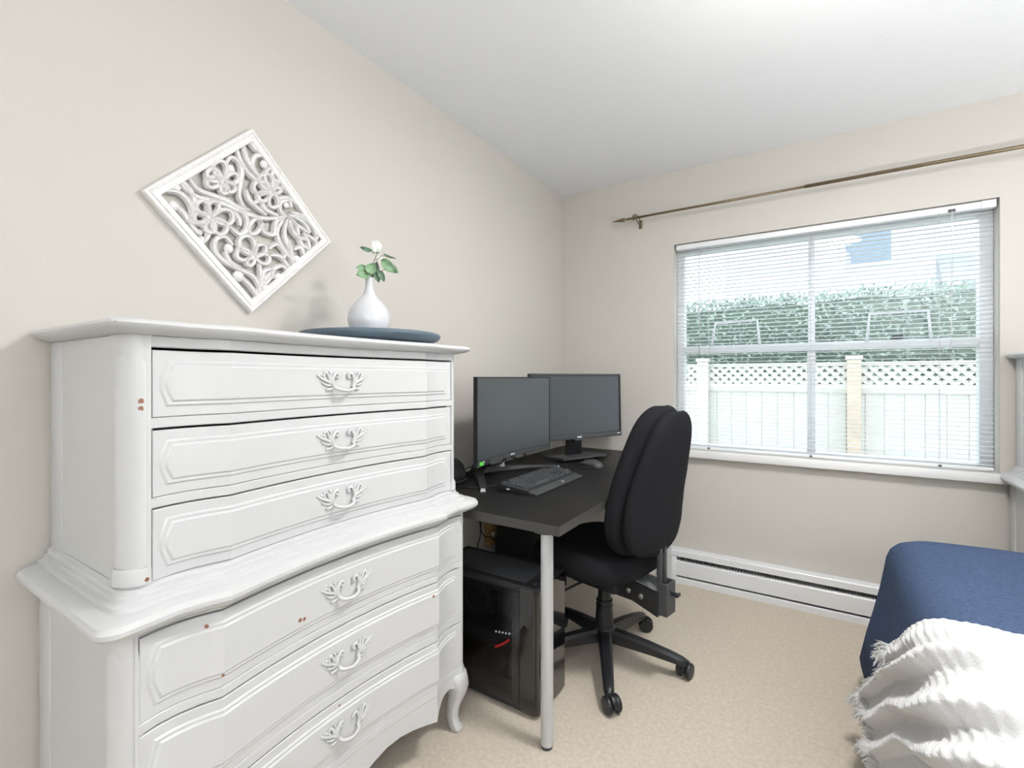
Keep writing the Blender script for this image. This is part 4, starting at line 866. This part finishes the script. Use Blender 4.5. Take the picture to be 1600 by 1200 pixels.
# ================================================================ BED, COVER, THROW
BXA, BXB, BYA, BYB, BZ = .205, 1.62, .33, 2.318, .622
bd = thing('bed', 'bed at the right, wholly covered by the blue spread', 'bed', ((BXA + BXB) / 2, (BYA + BYB) / 2, 0))
box('mattress', BXA + .035, BXB - .035, BYA + .035, BYB - .035, .36, BZ - .02, 'mattress_cloth', bd, .06, 4)
box('bed_base', BXA + .05, BXB - .05, BYA + .05, BYB - .05, .12, .355, 'bed_wood', bd, .01)
for x in (BXA + .12, BXB - .12):
    for y in (BYA + .12, BYB - .12): box('leg', x - .025, x + .025, y - .025, y + .025, 0, .122, 'bed_wood', bd, .004)
LV = [(-.125, .622), (-.085, .6195), (-.055, .611), (-.030, .594), (-.013, .570), (-.004, .540), (0, .50), (.010, .42), (.026, .33), (.046, .23), (.062, .135)]
def cover_loops():
    hx, hy = (BXB - BXA) / 2, (BYB - BYA) / 2; c = Vector(((BXA + BXB) / 2, (BYA + BYB) / 2, 0)); loops = []
    def ring(o, z, amt):
        rc = .10 + max(0, o) * .8; P_ = []; ns, nc = 46, 12
        ax, ay = hx + o - rc, hy + o - rc
        if ax < 0 or ay < 0: raise ValueError
        segs = [((-ax, -ay), PI), ((ax, -ay), 1.5 * PI), ((ax, ay), 0), ((-ax, ay), .5 * PI)]
        for i, (p, a0) in enumerate(segs):
            for k in range(nc): a = a0 + PI / 2 * k / nc; P_.append((p[0] + rc * math.cos(a), p[1] + rc * math.sin(a), math.cos(a), math.sin(a), 1 - abs(k / nc - .5) * 2))
            q = segs[(i + 1) % 4]; a = a0 + PI / 2; s0 = (p[0] + rc * math.cos(a), p[1] + rc * math.sin(a)); s1 = (q[0][0] + rc * math.cos(q[1]), q[0][1] + rc * math.sin(q[1]))
            for k in range(ns): t = k / ns; P_.append((s0[0] + (s1[0] - s0[0]) * t, s0[1] + (s1[1] - s0[1]) * t, math.cos(a), math.sin(a), 0))
        out = []
        for i, (x, y, nx_, ny_, cw) in enumerate(P_):
            u = x * 5.2 - y * 6.3
            f = amt * (.011 * math.sin(u * 1.9 + 2 * noise.noise(Vector((x * 2, y * 2, 1)))) + .010 * noise.noise(Vector((x * 4, y * 4, 2))) + (.052 * cw) * (.6 + .4 * math.sin(u * 4)))
            zz = z + amt * (.018 * noise.noise(Vector((x * 3, y * 3, 5))) - .03 * cw) * (1 if z < .2 else 0)
            wr = .0035 * noise.noise(Vector((x * 5, y * 7, z * 4)))
            out.append(c + Vector((x + nx_ * (f + wr), y + ny_ * (f + wr), zz + (.004 * noise.noise(Vector((x * 4, y * 3, 9))) if z > .6 else 0))))
        return out
    for k in range(14, 0, -1):
        o = -.125 - (.46) * k / 14; loops.append(ring(o, BZ + .004 * math.sin(PI / 2 * k / 14), 0))
    for o, z in LV: loops.append(ring(o, z, min(1, max(0, (.52 - z) / .36))))
    return loops
cl = cover_loops()
# double the surface inwards at the hem so the spread has thickness
V, F = loft(cl, cap=False); n = len(cl[0]); F.append(list(range(n)))
cv = mesh('blue_bedspread', (V, F), 'cover_blue', None, True); sm = cv.modifiers.new('thickness', 'SOLIDIFY'); sm.thickness = .004; sm.offset = -1
tag(cv, 'denim blue linen bedspread hanging over the bed at the right', 'bedspread')
# throw: follows the left flank and top of the bed
sec = [Vector((BXA - o, z)) for o, z in reversed(LV)] + [Vector((BXA + .2, .6235)), Vector((BXA + .5, .625)), Vector((BXB, .6255))]
slen = [0]
for a, b in zip(sec, sec[1:]): slen.append(slen[-1] + (b - a).length)
def section(p):
    if p <= 0: return sec[0], Vector((-1, .1)).normalized()
    for i in range(len(sec) - 1):
        if p <= slen[i + 1]:
            t = (p - slen[i]) / (slen[i + 1] - slen[i]); d_ = (sec[i + 1] - sec[i]).normalized()
            def nr(j):
                a = sec[max(j - 1, 0)]; b = sec[min(j + 1, len(sec) - 1)]; q = (b - a).normalized(); return Vector((-q.y, q.x))
            return sec[i].lerp(sec[i + 1], t), (nr(i).lerp(nr(i + 1), t)).normalized()
    return sec[-1], Vector((0, 1))
QF = [(0, 2.10), (.05, 2.07), (.15, 1.94), (.27, 1.80), (.36, 1.66), (.44, 1.555), (.52, 1.49), (.60, 1.462), (.8, 1.47), (1.4, 1.51)]
WD = [(0, .54), (.05, .54), (.27, .55), (.4, .60), (.5, .67), (.6, .74), (.8, .76), (1.4, .78)]
PS = [(0, .275), (.14, .262), (.20, .235), (.25, .12), (.29, .045), (.34, .03), (.45, .055), (.6, .07), (1, .06)]
def folds(j, p):
    s = 0
    jj = j + .02 * noise.noise(Vector((p * 5, j * 3, 7)))
    for c0, up, dn, am in ((.33, .16, .045, .034), (.62, .20, .05, .036), (.86, .15, .05, .03), (.13, .10, .08, .010)):
        if jj <= c0 and jj > c0 - up: t = (jj - c0 + up) / up; s += am * (t * t * (3 - 2 * t))
        elif jj > c0 and jj < c0 + dn: t = 1 - (jj - c0) / dn; s += am * (t * t * (3 - 2 * t))
    return s
NI, NJ = 330, 120; V, F = [], []
PMAX = slen[-1] - .2
for jn in range(NJ + 1):
    j = jn / NJ; ps_ = lerp_table(PS, j) + .010 * noise.noise(Vector((j * 30, 2, 0)))
    for i in range(NI + 1):
        p = ps_ + (PMAX - ps_) * (i / NI) ** 1.35; (xz, nn) = section(p); q = lerp_table(QF, p) - lerp_table(WD, p) * j
        ed = min(1, j / .05) * .8 + .2
        crk = ed * .0020 * math.sin(p * 2 * PI / .015 + 2.5 * noise.noise(Vector((p * 6, q * 9, 1)))) * (1.3 if p < .6 else .55) + .0036 * ed * noise.noise(Vector((p * 28, q * 28, 3)))
        off = .017 + folds(j, p) * (.55 + .45 * min(1, p / .35)) + crk + (.004 if jn in (0, NJ) else .006) + .004 * noise.noise(Vector((p * 7, q * 7, 11)))
        if jn == 0: off -= .012
        V.append(Vector((xz.x + nn.x * off, q, xz.y + nn.y * off)))
for jn in range(NJ):
    for i in range(NI): k = jn * (NI + 1) + i; F.append([k, k + 1, k + NI + 2, k + NI + 1])
th = thing('throw_blanket', 'white crinkled cotton throw with fringe heaped on the blue bedspread', 'blanket', (.6, 1.2, .63))
o = mesh('cloth', (V, F), 'throw_white', th, True); sm = o.modifiers.new('thickness', 'SOLIDIFY'); sm.thickness = .005; sm.offset = -1
fr = []
for k in range(950):
    j = random.random() * .98; jn = int(j * NJ); a = V[jn * (NI + 1)]; b = V[(jn + 1) * (NI + 1)]; c = a.lerp(b, random.random()); inn = V[jn * (NI + 1) + 6]
    d_ = (c - inn).normalized(); Ln = random.uniform(.022, .05)
    e1 = c + d_ * Ln * .5 + Vector((-abs(random.gauss(0, .004)), random.gauss(0, .006), random.gauss(0, .003))); e2 = e1 + d_ * Ln * .35 + Vector((-abs(random.gauss(0, .003)), random.gauss(0, .008), -.006 + random.gauss(0, .004)))
    fr.append(tube([c - d_ * .004, e1, e2], [.0021, .0017, .0009], 4))
o = mesh('fringe', join(*fr), 'throw_white', th); o['kind'] = 'stuff'
